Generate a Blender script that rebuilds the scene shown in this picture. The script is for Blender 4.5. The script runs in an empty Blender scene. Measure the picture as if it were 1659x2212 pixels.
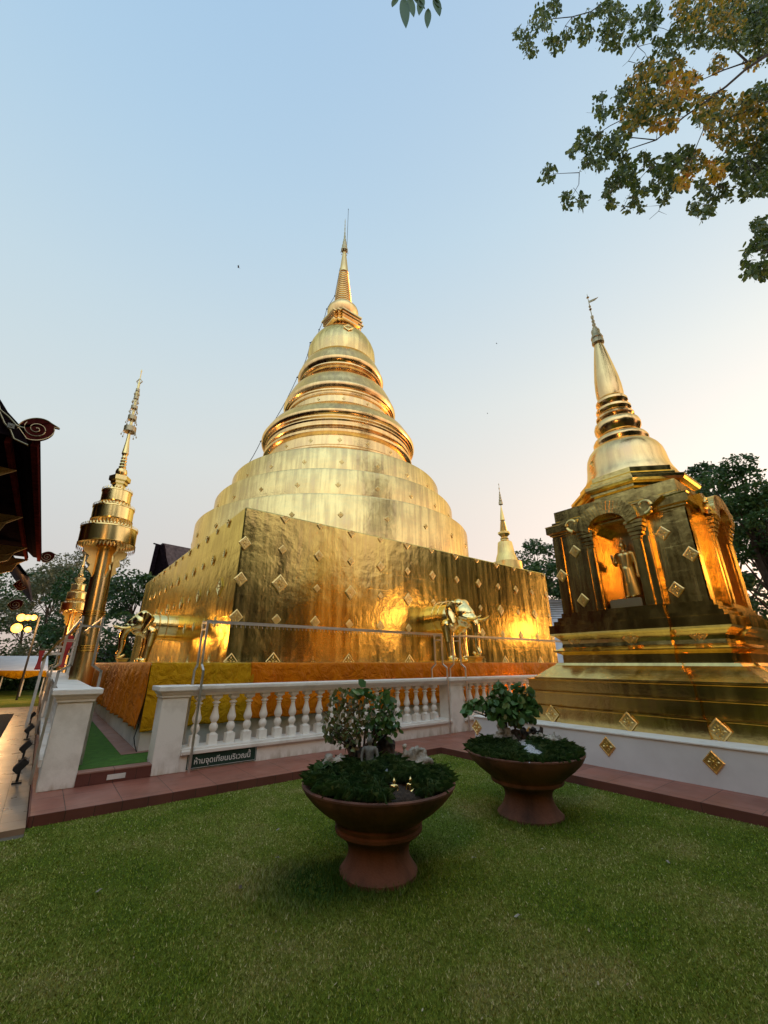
import bpy, bmesh, math, random
import numpy as np
from mathutils import Vector, Matrix
R = math.radians; PI = math.pi
random.seed(7); rng = np.random.default_rng(7)
sc = bpy.context.scene; COL = sc.collection

# ------------------------------------------------------------------ camera
H = 1.5; YAW = R(38); PITCH = math.atan(326/885)
cd = bpy.data.cameras.new('camera'); cam = bpy.data.objects.new('camera', cd); COL.objects.link(cam)
cam.location = (0, 0, H); cam.rotation_euler = (PI/2+PITCH, 0, -YAW)
cd.sensor_fit = 'HORIZONTAL'; cd.sensor_width = 36; cd.lens = 36*885/1659
cd.clip_start = 0.05; cd.clip_end = 2000
sc.camera = cam

# ------------------------------------------------------------------ sky and sun
SUN_AZ = -16      # degrees, counter-clockwise from +X: low behind the photographer's right shoulder
SUN_EL = 3.0
w = bpy.data.worlds.new('World'); sc.world = w; w.use_nodes = True
nt = w.node_tree; nt.nodes.clear(); N = nt.nodes; LK = nt.links
out = N.new('ShaderNodeOutputWorld'); bg = N.new('ShaderNodeBackground')
sky = N.new('ShaderNodeTexSky'); sky.sky_type = 'NISHITA'; sky.sun_disc = False
sky.sun_elevation = R(SUN_EL); sky.sun_rotation = R(90-SUN_AZ)
sky.air_density = 1.0; sky.dust_density = 3.0; sky.ozone_density = 2.0
def wm(op, a, b=None, c=None):
    n = N.new('ShaderNodeMath'); n.operation = op
    for i, x in enumerate((a, b, c)):
        if x is None: continue
        if isinstance(x, (int, float)): n.inputs[i].default_value = x
        else: LK.new(x, n.inputs[i])
    return n.outputs[0]
def wramp(f, st):
    r = N.new('ShaderNodeValToRGB'); LK.new(f, r.inputs[0]); e = r.color_ramp.elements
    while len(e) < len(st): e.new(.5)
    for q, (p, c) in zip(e, st): q.position = p; q.color = (*c, 1)
    return r.outputs[0]
def wmix(f, a, b, typ='MIX'):
    n = N.new('ShaderNodeMix'); n.data_type = 'RGBA'; n.blend_type = typ
    for i, x in ((0, f), (6, a), (7, b)):
        if isinstance(x, (int, float)): n.inputs[i].default_value = x
        elif isinstance(x, tuple): n.inputs[i].default_value = (*x, 1)
        else: LK.new(x, n.inputs[i])
    return n.outputs[2]
tc = N.new('ShaderNodeTexCoord'); sp = N.new('ShaderNodeSeparateXYZ'); LK.new(tc.outputs['Generated'], sp.inputs[0])
X, Y, Z = sp.outputs; Zc = wm('MAXIMUM', Z, 0.0)
hz = wm('SQRT', wm('ADD', wm('ADD', wm('MULTIPLY', X, X), wm('MULTIPLY', Y, Y)), 1e-5))
dt = wm('DIVIDE', wm('ADD', wm('MULTIPLY', X, math.cos(R(SUN_AZ))), wm('MULTIPLY', Y, math.sin(R(SUN_AZ)))), hz)   # 1 toward the sunset, -1 away
haze = wramp(Zc, [(0, (.46, .45, .45)), (.2, (.49, .51, .51)), (.42, (.53, .605, .615)), (.65, (.455, .58, .655)), (.85, (.36, .52, .67)), (1, (.30, .47, .66))])
warm = wramp(Zc, [(0, (1.0, .48, .20)), (.10, (.80, .55, .40)), (.2, (.74, .585, .49)), (.35, (.72, .62, .53)), (.55, (.64, .645, .605)), (.8, (.47, .59, .67)), (1, (.33, .48, .66))])
f = wm('POWER', wm('MINIMUM', wm('MAXIMUM', wm('MULTIPLY', wm('ADD', dt, .75), .62), 0.0), 1.0), 1.1)
sunset = wmix(f, haze, warm)
glow = wm('ADD', 1.0, wm('MULTIPLY', wm('POWER', wm('MAXIMUM', dt, 0.0), 3.0), wm('MULTIPLY', wm('POWER', wm('SUBTRACT', 1.0, Zc), 2.5), 1.3)))
sunset = wmix(1.0, sunset, wm('MULTIPLY', glow, 1.0), 'MULTIPLY')
back = wm('MAXIMUM', wm('ADD', wm('MULTIPLY', X, -.616), wm('MULTIPLY', Y, -.788)), 0.0)
sunset = wmix(1.0, sunset, wm('ADD', 1.0, wm('MULTIPLY', wm('MULTIPLY', back, Zc), 2.3)), 'MULTIPLY')      # unseen sky behind the camera, extra brightness added to lift the foreground
d3 = wm('MAXIMUM', wm('ADD', wm('ADD', wm('MULTIPLY', X, math.cos(R(SUN_AZ))), wm('MULTIPLY', Y, math.sin(R(SUN_AZ)))), wm('MULTIPLY', Z, .04)), 0.0)
ember = wmix(1.0, wm('POWER', d3, 48.0), (3.0, 1.25, .35), 'MULTIPLY')
sunset = wmix(1.0, sunset, ember, 'ADD')
nish = wmix(1.0, sky.outputs[0], (.30, .30, .30), 'MULTIPLY')
LK.new(wmix(.14, sunset, nish), bg.inputs[0]); bg.inputs['Strength'].default_value = 1.0
LK.new(bg.outputs[0], out.inputs[0])
sl = bpy.data.lights.new('sun', 'SUN'); sl.energy = 0.5; sl.angle = R(12); sl.color = (1, .62, .35)
so = bpy.data.objects.new('sun', sl); COL.objects.link(so)
sdir = Vector((math.cos(R(SUN_AZ))*math.cos(R(SUN_EL)), math.sin(R(SUN_AZ))*math.cos(R(SUN_EL)), math.sin(R(SUN_EL))))
so.rotation_euler = sdir.to_track_quat('Z', 'Y').to_euler()
sc.view_settings.view_transform = 'Standard'; sc.view_settings.look = 'None'
sc.view_settings.gamma = 1; sc.view_settings.exposure = 0.42

# ------------------------------------------------------------------ helpers
def cw(x, y, z=0):            # camera-aligned ground metres (right, forward) to world
    c, s = math.cos(YAW), math.sin(YAW)
    return Vector((x*c+y*s, -x*s+y*c, z))
def ray(px, py):
    F = 885; c, s = math.cos(PITCH), math.sin(PITCH)
    a = (px-829.5)/F; b = -(py-1106)/F
    return cw(a, c-b*s, s+b*c)
def at(px, py, Y):            # the point seen there, Y metres ahead
    d = ray(px, py); f = d.x*math.sin(YAW)+d.y*math.cos(YAW)
    return d*(Y/f)+Vector((0, 0, H))

class MB:
    def __init__(s): s.v = []; s.f = []; s.sm = []
    def add(s, vs, fs, smooth=False):
        n = len(s.v); s.v += [tuple(p) for p in vs]; s.f += [tuple(i+n for i in f) for f in fs]; s.sm += [smooth]*len(fs); return s
    def box(s, x0, x1, y0, y1, z0, z1):
        return s.add([(x0,y0,z0),(x1,y0,z0),(x1,y1,z0),(x0,y1,z0),(x0,y0,z1),(x1,y0,z1),(x1,y1,z1),(x0,y1,z1)],
                     [(0,3,2,1),(4,5,6,7),(0,1,5,4),(1,2,6,5),(2,3,7,6),(3,0,4,7)])
    def obox(s, c, ax, ay, az):   # oriented box, half axes
        c = Vector(c); ax = Vector(ax); ay = Vector(ay); az = Vector(az); vs = []
        for k in (-1, 1):
            for (i, j) in ((-1,-1),(1,-1),(1,1),(-1,1)): vs.append(c+ax*i+ay*j+az*k)
        return s.add(vs, [(0,3,2,1),(4,5,6,7),(0,1,5,4),(1,2,6,5),(2,3,7,6),(3,0,4,7)])
    def lathe(s, prof, c=(0,0,0), n=48, smooth=True, lean=None):
        vs = []; m = len(prof)
        for (r, z) in prof:
            ox = oy = 0
            if lean: ox, oy = lean(z)
            for k in range(n):
                a = 2*PI*k/n; vs.append((c[0]+ox+r*math.cos(a), c[1]+oy+r*math.sin(a), c[2]+z))
        fs = [(i*n+k, i*n+(k+1) % n, (i+1)*n+(k+1) % n, (i+1)*n+k) for i in range(m-1) for k in range(n)]
        fs.append(tuple(range(n))[::-1]); fs.append(tuple((m-1)*n+k for k in range(n)))
        return s.add(vs, fs, smooth)
    def loft(s, rings, smooth=False, cap=True):
        n = len(rings[0]); vs = [p for r in rings for p in r]
        fs = [(i*n+k, i*n+(k+1) % n, (i+1)*n+(k+1) % n, (i+1)*n+k) for i in range(len(rings)-1) for k in range(n)]
        if cap: fs.append(tuple(range(n))[::-1]); fs.append(tuple((len(rings)-1)*n+k for k in range(n)))
        return s.add(vs, fs, smooth)
    def prism(s, poly, off):      # polygon (3D points) swept by off
        off = Vector(off); a = [Vector(p) for p in poly]; n = len(a)
        return s.add(a+[p+off for p in a], [tuple(range(n))[::-1], tuple(n+k for k in range(n))]+[(k, (k+1) % n, n+(k+1) % n, n+k) for k in range(n)])
    def tube(s, pts, r, n=8, smooth=True):
        pts = [Vector(p) for p in pts]; m = len(pts)
        rs = r if isinstance(r, (list, tuple)) else [r]*m
        rings = []
        for i, p in enumerate(pts):
            t = (pts[min(i+1, m-1)]-pts[max(i-1, 0)]).normalized()
            u = t.cross(Vector((0, 0, 1)))
            if u.length < 1e-3: u = t.cross(Vector((0, 1, 0)))
            u.normalize(); v = t.cross(u)
            rings.append([p+(u*math.cos(2*PI*k/n)+v*math.sin(2*PI*k/n))*rs[i] for k in range(n)])
        return s.loft(rings, smooth)
    def bar(s, a, b, w=.02, h=None, up=(0, 0, 1)):
        a = Vector(a); b = Vector(b); h = h or w; t = (b-a); u = t.cross(Vector(up))
        if u.length < 1e-4: u = t.cross(Vector((0, 1, 0)))
        u.normalize(); v = t.cross(u).normalized()
        return s.obox((a+b)/2, t/2, u*w/2, v*h/2)
    def sphere(s, c, r, n=12, m=8):
        if not isinstance(r, (tuple, list)): r = (r, r, r)
        vs = [(c[0], c[1], c[2]-r[2])]
        for i in range(1, m):
            a = -PI/2+PI*i/m
            for k in range(n): vs.append((c[0]+r[0]*math.cos(a)*math.cos(2*PI*k/n), c[1]+r[1]*math.cos(a)*math.sin(2*PI*k/n), c[2]+r[2]*math.sin(a)))
        vs.append((c[0], c[1], c[2]+r[2])); L = len(vs)-1; fs = []
        for k in range(n):
            fs.append((0, 1+(k+1) % n, 1+k)); fs.append((L, L-n+k, L-n+(k+1) % n))
        for i in range(m-2):
            for k in range(n): fs.append((1+i*n+k, 1+i*n+(k+1) % n, 1+(i+1)*n+(k+1) % n, 1+(i+1)*n+k))
        return s.add(vs, fs, True)
    def build(s, name, mat, parent=None, sharp=35, bevel=0, uv=None):
        me = bpy.data.meshes.new(name); off = Vector((0, 0, 0)); p = parent
        while p: off += p.location; p = p.parent
        vs = [(x-off.x, y-off.y, z-off.z) for (x, y, z) in s.v]
        me.from_pydata(vs, [], s.f); me.polygons.foreach_set('use_smooth', s.sm)
        if bevel:
            bm = bmesh.new(); bm.from_mesh(me)
            bmesh.ops.bevel(bm, geom=[e for e in bm.edges if len(e.link_faces) == 2 and e.calc_face_angle(0) > R(30)], offset=bevel, segments=2, affect='EDGES')
            bm.to_mesh(me); bm.free()
        if any(s.sm): me.set_sharp_from_angle(angle=R(sharp))
        me.materials.append(mat); me.update()
        o = bpy.data.objects.new(name, me); COL.objects.link(o)
        if parent: o.parent = parent
        return o

def tag(o, label=None, cat=None, group=None, kind=None):
    if label: o['label'] = label
    if cat: o['category'] = cat
    if group: o['group'] = group
    if kind: o['kind'] = kind
    return o
def thing(name, loc, label, cat, group=None):
    o = bpy.data.objects.new(name, None); COL.objects.link(o); o.location = loc; o.empty_display_size = .1
    return tag(o, label, cat, group)
def copy_tree(o, parent=None):
    c = o.copy(); COL.objects.link(c); c.parent = parent
    for ch in list(o.children): copy_tree(ch, c)
    return c
def npmesh(name, V, F, mat, parent=None, smooth=False):
    me = bpy.data.meshes.new(name); off = np.zeros(3); p = parent
    while p: off += np.array(p.location); p = p.parent
    V = np.asarray(V, dtype=np.float32)-off.astype(np.float32); F = np.asarray(F, dtype=np.int32); k = F.shape[1]
    me.vertices.add(len(V)); me.vertices.foreach_set('co', V.ravel())
    me.loops.add(F.size); me.loops.foreach_set('vertex_index', F.ravel())
    me.polygons.add(len(F)); me.polygons.foreach_set('loop_start', np.arange(0, F.size, k, dtype=np.int32))
    me.polygons.foreach_set('loop_total', np.full(len(F), k, dtype=np.int32))
    me.materials.append(mat); me.update(calc_edges=True); me.validate()
    o = bpy.data.objects.new(name, me); COL.objects.link(o)
    if parent: o.parent = parent
    return o
def blob(name, prims, voxel, mat, parent=None, smooth=6, disp=None):
    b = MB()
    for p in prims:
        if p[0] == 's': b.sphere(p[1], p[2], 20, 14)
        else:
            a, ra, c, rc = Vector(p[1]), p[2], Vector(p[3]), p[4]
            d = (c-a).length; n = max(2, int(d/max(min(ra, rc)*.16, voxel*.7))+1)
            for i in range(n+1):
                t = i/n; b.sphere(a.lerp(c, t), ra+(rc-ra)*t, 18, 12)
    o = b.build(name, mat, None)
    m = o.modifiers.new('r', 'REMESH'); m.mode = 'VOXEL'; m.voxel_size = voxel; m.use_smooth_shade = True
    s = o.modifiers.new('s', 'SMOOTH'); s.factor = .6; s.iterations = smooth
    dg = bpy.context.evaluated_depsgraph_get(); me = bpy.data.meshes.new_from_object(o.evaluated_get(dg))
    me.name = name; o.modifiers.clear(); o.data = me
    if not me.materials: me.materials.append(mat)
    if disp:
        for v in me.vertices: v.co += Vector(disp(v.co, v.normal))
    for p in me.polygons: p.use_smooth = True
    if parent:
        off = Vector((0, 0, 0)); p = parent
        while p: off += p.location; p = p.parent
        me.transform(Matrix.Translation(-off)); o.parent = parent
    return o

# ------------------------------------------------------------------ materials
def mat(name):
    m = bpy.data.materials.new(name); m.use_nodes = True
    return m, m.node_tree, m.node_tree.nodes['Principled BSDF']
def nd(t, typ, **kw):
    n = t.nodes.new(typ)
    for k, v in kw.items():
        if k[0] == '_': setattr(n, k[1:], v)
        else: n.inputs[int(k[1:]) if k[0] == 'i' and k[1:].isdigit() else k.replace('_', ' ')].default_value = v
    return n
def noise(t, vec, scale, detail=4, rough=.55, mapscale=None):
    if mapscale:
        mp = nd(t, 'ShaderNodeMapping'); mp.inputs['Scale'].default_value = mapscale; t.links.new(vec, mp.inputs[0]); vec = mp.outputs[0]
    n = nd(t, 'ShaderNodeTexNoise', Scale=scale, Detail=detail, Roughness=rough); t.links.new(vec, n.inputs['Vector']); return n.outputs['Fac']
def ramp(t, fac, stops):
    r = nd(t, 'ShaderNodeValToRGB'); t.links.new(fac, r.inputs[0]); e = r.color_ramp.elements
    while len(e) > len(stops): e.remove(e[-1])
    while len(e) < len(stops): e.new(.5)
    for q, (p, c) in zip(e, stops): q.position = p; q.color = (*c, 1) if len(c) == 3 else c
    return r.outputs[0]
def mp1(t, op, a, b=None):
    n = nd(t, 'ShaderNodeMath', _operation=op)
    for i, x in enumerate((a, b)):
        if x is None: continue
        if isinstance(x, (int, float)): n.inputs[i].default_value = x
        else: t.links.new(x, n.inputs[i])
    return n.outputs[0]
def bump(t, hgt, strength, dist, prev=None):
    b = nd(t, 'ShaderNodeBump', Strength=strength, Distance=dist); t.links.new(hgt, b.inputs['Height'])
    if prev: t.links.new(prev, b.inputs['Normal'])
    return b.outputs[0]
def geo(t): return nd(t, 'ShaderNodeNewGeometry').outputs['Position']

def gold(name, base=(.90, .655, .235), rough=.22, seams=None, wrinkle=.3, streak=True, center=None, fine=0.0, wd=.02, tarnish=.8):
    m, t, p = mat(name); L = t.links; pos = geo(t)
    p.inputs['Metallic'].default_value = 1; p.inputs['Specular Tint'].default_value = (1, .8, .45, 1)
    nrm = None
    n1 = noise(t, pos, 1.3, 5, .6)
    if streak:
        st = noise(t, pos, 6, 4, .6, (1, 1, .06)); pa = noise(t, pos, 1.1, 3, .5)
        mix = mp1(t, 'ADD', mp1(t, 'MULTIPLY', st, .6), mp1(t, 'MULTIPLY', pa, .4))
        d = tuple(c*.72 for c in base)
        L.new(ramp(t, mix, [(.34, (base[0]*tarnish*.92, base[1]*tarnish*.86, base[2]*tarnish)), (.46, (base[0]*tarnish, base[1]*tarnish*.97, base[2]*tarnish)), (.58, base)]), p.inputs['Base Color'])
        rr = nd(t, 'ShaderNodeMapRange', i1=.3, i2=.7, i3=rough*.75, i4=rough*1.35); L.new(st, rr.inputs[0]); L.new(rr.outputs[0], p.inputs['Roughness'])
    else:
        p.inputs['Base Color'].default_value = (*base, 1); p.inputs['Roughness'].default_value = rough
    if seams:
        sx = nd(t, 'ShaderNodeSeparateXYZ'); L.new(pos, sx.inputs[0])
        if center:
            ang = mp1(t, 'ARCTAN2', mp1(t, 'SUBTRACT', sx.outputs[1], center[1]), mp1(t, 'SUBTRACT', sx.outputs[0], center[0]))
            a = mp1(t, 'MULTIPLY', ang, center[2])
        else: a = mp1(t, 'ADD', sx.outputs[0], sx.outputs[1])
        cb = nd(t, 'ShaderNodeCombineXYZ'); L.new(a, cb.inputs[0])
        wob = mp1(t, 'MULTIPLY', mp1(t, 'SUBTRACT', noise(t, pos, 2.5, 2), .5), .10)
        L.new(mp1(t, 'ADD', sx.outputs[2], wob), cb.inputs[1])
        br = nd(t, 'ShaderNodeTexBrick', Scale=1, Mortar_Size=.008, Mortar_Smooth=.6, Brick_Width=seams[0], Row_Height=seams[1]); br.offset = .4
        L.new(cb.outputs[0], br.inputs['Vector'])
        br.inputs['Color1'].default_value = (.35, .35, .35, 1); br.inputs['Color2'].default_value = (.65, .65, .65, 1); br.inputs['Mortar'].default_value = (.5, .5, .5, 1)
        nrm = bump(t, mp1(t, 'SUBTRACT', 1, br.outputs['Fac']), .09, .006)
        nrm = bump(t, noise(t, pos, 3.2, 3, .5), .35, .03, nrm)
    nrm = bump(t, n1, wrinkle, wd, nrm)
    if fine: nrm = bump(t, noise(t, pos, 26, 4, .6), fine, .006, nrm)
    L.new(nrm, p.inputs['Normal'])
    return m
CC = (9.65, 16.05)
M = {}
M['gold_sheet'] = gold('gold_sheet', base=(.88, .675, .225), tarnish=.7, rough=.2, seams=(.95, .5), wrinkle=.3, wd=.03, fine=.12)
M['gold_drum'] = gold('gold_drum', base=(.96, .665, .27), tarnish=.72, rough=.2, seams=(1.0, .55), wrinkle=.5, wd=.05, center=(CC[0], CC[1], 5.6), fine=.12)
M['gold_ring'] = gold('gold_ring', base=(1.0, .655, .285), rough=.2, wrinkle=.25, wd=.02, streak=True)
M['gold_matt'] = gold('gold_matt', rough=.33, wrinkle=.4, wd=.02, fine=.1)
M['gold_body'] = gold('gold_body', rough=.225, seams=(.8, .42), wrinkle=.3, wd=.02, fine=.05)
M['gold_tier'] = gold('gold_tier', rough=.2, wrinkle=.4, wd=.03, fine=.05)
M['gold_polish'] = gold('gold_polish', base=(1.0, .74, .31), rough=.2, wrinkle=.12, streak=False, wd=.01)
M['gold_pole'] = gold('gold_pole', base=(1.0, .74, .31), rough=.27, wrinkle=.1, streak=True, wd=.01)
M['gold_orn'] = gold('gold_orn', base=(.92, .68, .28), rough=.32, wrinkle=.3, streak=False, fine=.8)
M['gold_dark'] = gold('gold_dark', base=(.45, .36, .22), rough=.4, wrinkle=.3, streak=False, fine=.6)

def plain(name, c1, c2, scale=4, rough=.6, bmp=.2, bd=.01, metallic=0, spec=None, ms=None, detail=6, lo=.35, hi=.65, bscale=None, coat=0):
    m, t, p = mat(name); pos = geo(t)
    n = noise(t, pos, scale, detail, .6, ms); t.links.new(ramp(t, n, [(lo, c1), (hi, c2)]), p.inputs['Base Color'])
    p.inputs['Roughness'].default_value = rough; p.inputs['Metallic'].default_value = metallic
    if spec is not None: p.inputs['Specular IOR Level'].default_value = spec
    if coat: p.inputs['Coat Weight'].default_value = coat
    if bmp: t.links.new(bump(t, noise(t, pos, bscale or scale*6, 5, .6), bmp, bd), p.inputs['Normal'])
    return m
M['white'] = plain('white_paint', (.60, .565, .50), (.84, .81, .75), 2.6, .5, .3, .006, bscale=30, lo=.25, hi=.5)
def whiten():
    m = M['white']; t = m.node_tree; p = t.nodes['Principled BSDF']; src = p.inputs['Base Color'].links[0].from_socket; pos = geo(t)
    st = noise(t, pos, 9, 5, .65, (1, 1, .10)); sx = nd(t, 'ShaderNodeSeparateXYZ'); t.links.new(pos, sx.inputs[0])
    k = mp1(t, 'ADD', mp1(t, 'MULTIPLY', mp1(t, 'SUBTRACT', sx.outputs[2], .1), 1.6), st)      # splash dirt near the ground
    mx = nd(t, 'ShaderNodeMix', _data_type='RGBA', _blend_type='MULTIPLY'); mx.inputs[0].default_value = 1
    t.links.new(src, mx.inputs[6]); t.links.new(ramp(t, k, [(.38, (.66, .62, .54)), (.62, (1, 1, 1))]), mx.inputs[7]); t.links.new(mx.outputs[2], p.inputs['Base Color'])
whiten()
M['white2'] = plain('white_wash', (.62, .62, .62), (.74, .74, .74), 1.2, .6, .2, .004, bscale=40)
M['white_stain'] = plain('white_stained', (.55, .54, .5), (.72, .7, .66), 2.4, .6, .2, .004, bscale=40)
M['steel'] = plain('stainless_steel', (.62, .59, .55), (.75, .72, .68), 8, .42, .05, .002, metallic=1)
M['terracotta'] = plain('terracotta', (.055, .024, .015), (.18, .072, .042), 4, .8, .5, .006, bscale=45, ms=(1, 1, .35), lo=.3, hi=.6)
M['rock'] = plain('rock', (.14, .125, .10), (.52, .48, .40), 9, .85, .9, .02, bscale=30)
M['stone'] = plain('grey_stone', (.10, .105, .095), (.22, .225, .20), 20, .8, .4, .003, bscale=90)
M['darkrock'] = plain('dark_rock', (.03, .025, .02), (.09, .07, .055), 9, .9, .8, .02, bscale=30)
M['gravel'] = plain('white_gravel', (.35, .35, .35), (.8, .8, .8), 90, .6, 1, .01, bscale=110)
M['soil'] = plain('soil', (.02, .014, .01), (.06, .04, .025), 30, .95, .8, .01)
M['bark'] = plain('bark', (.035, .025, .018), (.10, .075, .055), 14, .9, .7, .01, ms=(1, 1, .3))
M['black'] = plain('black_metal', (.012, .012, .012), (.03, .03, .03), 8, .5, .1, .002)
M['red_dark'] = plain('dark_red_wood', (.03, .006, .006), (.08, .014, .012), 5, .55, .3, .004, ms=(1, 1, .2), spec=0)
M['wood_dark'] = plain('dark_wood', (.006, .004, .006), (.014, .009, .011), 6, .6, .3, .006, spec=0)
M['bracket'] = plain('gilded_wood', (.14, .08, .022), (.40, .26, .08), 30, .6, .8, .01)
M['roofdark'] = plain('dark_roof', (.06, .05, .055), (.12, .10, .105), 4, .7, .4, .01, spec=0)
M['roofgrey'] = plain('grey_roof', (.17, .16, .15), (.26, .25, .24), 3, .7, .3, .01)
M['red_flag'] = plain('red_cloth', (.45, .02, .03), (.6, .06, .05), 5, .7, .3, .01)
M['tent'] = plain('white_canvas', (.66, .69, .72), (.78, .80, .82), 2, .6, .2, .01)
M['carpet'] = plain('green_carpet', (.035, .11, .006), (.06, .17, .012), 8, .95, .6, .006, bscale=160)
M['hedge'] = plain('hedge_green', (.012, .03, .01), (.03, .07, .02), 8, .9, 1, .05)
M['earth'] = plain('earth', (.10, .085, .06), (.17, .14, .10), 2, .95, .5, .02)
M['bird'] = plain('bird', (.03, .03, .03), (.06, .05, .05), 9, .8, 0)

def cloth_mat(name, c, c2):
    m, t, p = mat(name); pos = geo(t)
    n = noise(t, pos, 5, 5, .6); t.links.new(ramp(t, n, [(.35, c), (.68, c2)]), p.inputs['Base Color'])
    p.inputs['Roughness'].default_value = .48; p.inputs['Specular IOR Level'].default_value = .3; p.inputs['Specular Tint'].default_value = (*c2, 1)
    mp = nd(t, 'ShaderNodeTexNoise', Scale=4.5, Detail=5, Roughness=.55, Distortion=1.4); t.links.new(pos, mp.inputs['Vector'])
    b = bump(t, mp.outputs['Fac'], 1.0, .09); t.links.new(bump(t, noise(t, pos, 24, 3, .5), .3, .006, b), p.inputs['Normal'])
    return m
M['orange'] = cloth_mat('orange_satin', (.56, .145, .005), (.70, .20, .008))
M['yellow'] = cloth_mat('yellow_satin', (.46, .23, .008), (.60, .32, .012))

def tile_mat(name, c1, c2, tw, th, rough, mort=(.05, .03, .02), rot=0):
    m, t, p = mat(name); pos = geo(t)
    mpg = nd(t, 'ShaderNodeMapping'); mpg.inputs['Rotation'].default_value = (0, 0, rot); t.links.new(pos, mpg.inputs[0])
    sx = nd(t, 'ShaderNodeSeparateXYZ'); t.links.new(mpg.outputs[0], sx.inputs[0])
    cb = nd(t, 'ShaderNodeCombineXYZ'); t.links.new(sx.outputs[0], cb.inputs[0]); t.links.new(sx.outputs[1], cb.inputs[1])
    br = nd(t, 'ShaderNodeTexBrick', Scale=1, Mortar_Size=.004, Mortar_Smooth=.2, Brick_Width=tw, Row_Height=th); br.offset = 0
    br.inputs['Color1'].default_value = (*c1, 1); br.inputs['Color2'].default_value = (*c2, 1); br.inputs['Mortar'].default_value = (*mort, 1)
    t.links.new(cb.outputs[0], br.inputs['Vector'])
    mx = nd(t, 'ShaderNodeMix', _data_type='RGBA', _blend_type='MULTIPLY'); mx.inputs[0].default_value = 1
    t.links.new(br.outputs[0], mx.inputs[6]); t.links.new(ramp(t, noise(t, pos, 2.2, 6, .65), [(.3, (.72, .72, .72)), (.7, (1.1, 1.08, 1.05))]), mx.inputs[7])
    t.links.new(mx.outputs[2], p.inputs['Base Color'])
    rr = nd(t, 'ShaderNodeMapRange', i1=.3, i2=.7, i3=rough*.8, i4=rough*1.3); t.links.new(noise(t, pos, 3, 4), rr.inputs[0]); t.links.new(rr.outputs[0], p.inputs['Roughness'])
    b = bump(t, mp1(t, 'SUBTRACT', 1, br.outputs['Fac']), .4, .004); t.links.new(bump(t, noise(t, pos, 25, 4), .1, .004, b), p.inputs['Normal'])
    return m
M['redtile'] = tile_mat('red_tiles', (.30, .105, .07), (.34, .125, .085), .5, .5, .42)
M['redface'] = tile_mat('red_tile_edge', (.13, .04, .028), (.16, .05, .035), .25, 2, .6)
M['pathtile'] = tile_mat('path_tiles', (.30, .20, .13), (.36, .25, .17), .6, .3, .3, (.12, .08, .05))
M['pinktile'] = tile_mat('pink_tiles', (.33, .17, .13), (.38, .20, .15), .5, .5, .6)

def leaf_mat(name, cols, rough=.5, trans=.35):
    m, t, p = mat(name)
    g = nd(t, 'ShaderNodeNewGeometry')
    c = ramp(t, g.outputs['Random Per Island'], cols)
    t.links.new(c, p.inputs['Base Color']); p.inputs['Roughness'].default_value = rough
    tr = nd(t, 'ShaderNodeBsdfTranslucent'); t.links.new(c, tr.inputs[0])
    mx = nd(t, 'ShaderNodeMixShader'); mx.inputs[0].default_value = trans
    o = t.nodes['Material Output']; t.links.new(p.outputs[0], mx.inputs[1]); t.links.new(tr.outputs[0], mx.inputs[2]); t.links.new(mx.outputs[0], o.inputs[0])
    return m
M['leaf_dark'] = leaf_mat('leaf_dark', [(0, (.018, .05, .012)), (.6, (.035, .085, .02)), (1, (.06, .13, .03))])
M['leaf_mid'] = leaf_mat('leaf_mid', [(0, (.03, .08, .018)), (.6, (.055, .125, .03)), (1, (.09, .17, .04))])
M['leaf_olive'] = leaf_mat('leaf_olive', [(0, (.08, .09, .04)), (.6, (.13, .135, .065)), (1, (.20, .19, .10))])  # olive leaves, lightened in colour to stand for distant haze
M['leaf_over'] = leaf_mat('leaf_over', [(0, (.04, .07, .018)), (.6, (.09, .14, .03)), (1, (.20, .23, .04))], .45, .45)
M['leaf_brown'] = leaf_mat('leaf_brown', [(0, (.16, .17, .025)), (.5, (.42, .30, .03)), (1, (.58, .32, .03))], .5, .45)
M['leaf_lit_tone'] = leaf_mat('leaf_lit_tone', [(0, (.55, .33, .02)), (.7, (.7, .42, .03)), (1, (.5, .12, .02))], .5, .45)  # light falling on the leaves, put into their colour as yellow
M['leaf_bonsai'] = leaf_mat('leaf_bonsai', [(0, (.04, .10, .02)), (.7, (.075, .17, .04)), (1, (.14, .24, .07))], .4, .2)
M['leaf_red'] = leaf_mat('leaf_reddish', [(0, (.06, .10, .025)), (.45, (.12, .15, .04)), (.8, (.22, .13, .06)), (1, (.11, .20, .05))], .45, .25)
M['leaf_litter'] = leaf_mat('leaf_litter', [(0, (.35, .28, .16)), (.6, (.5, .44, .3)), (1, (.2, .12, .05))], .7, .1)
M['moss'] = leaf_mat('mondo_grass', [(0, (.07, .15, .04)), (.6, (.15, .29, .08)), (1, (.34, .48, .2))], .45, .2)

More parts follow.
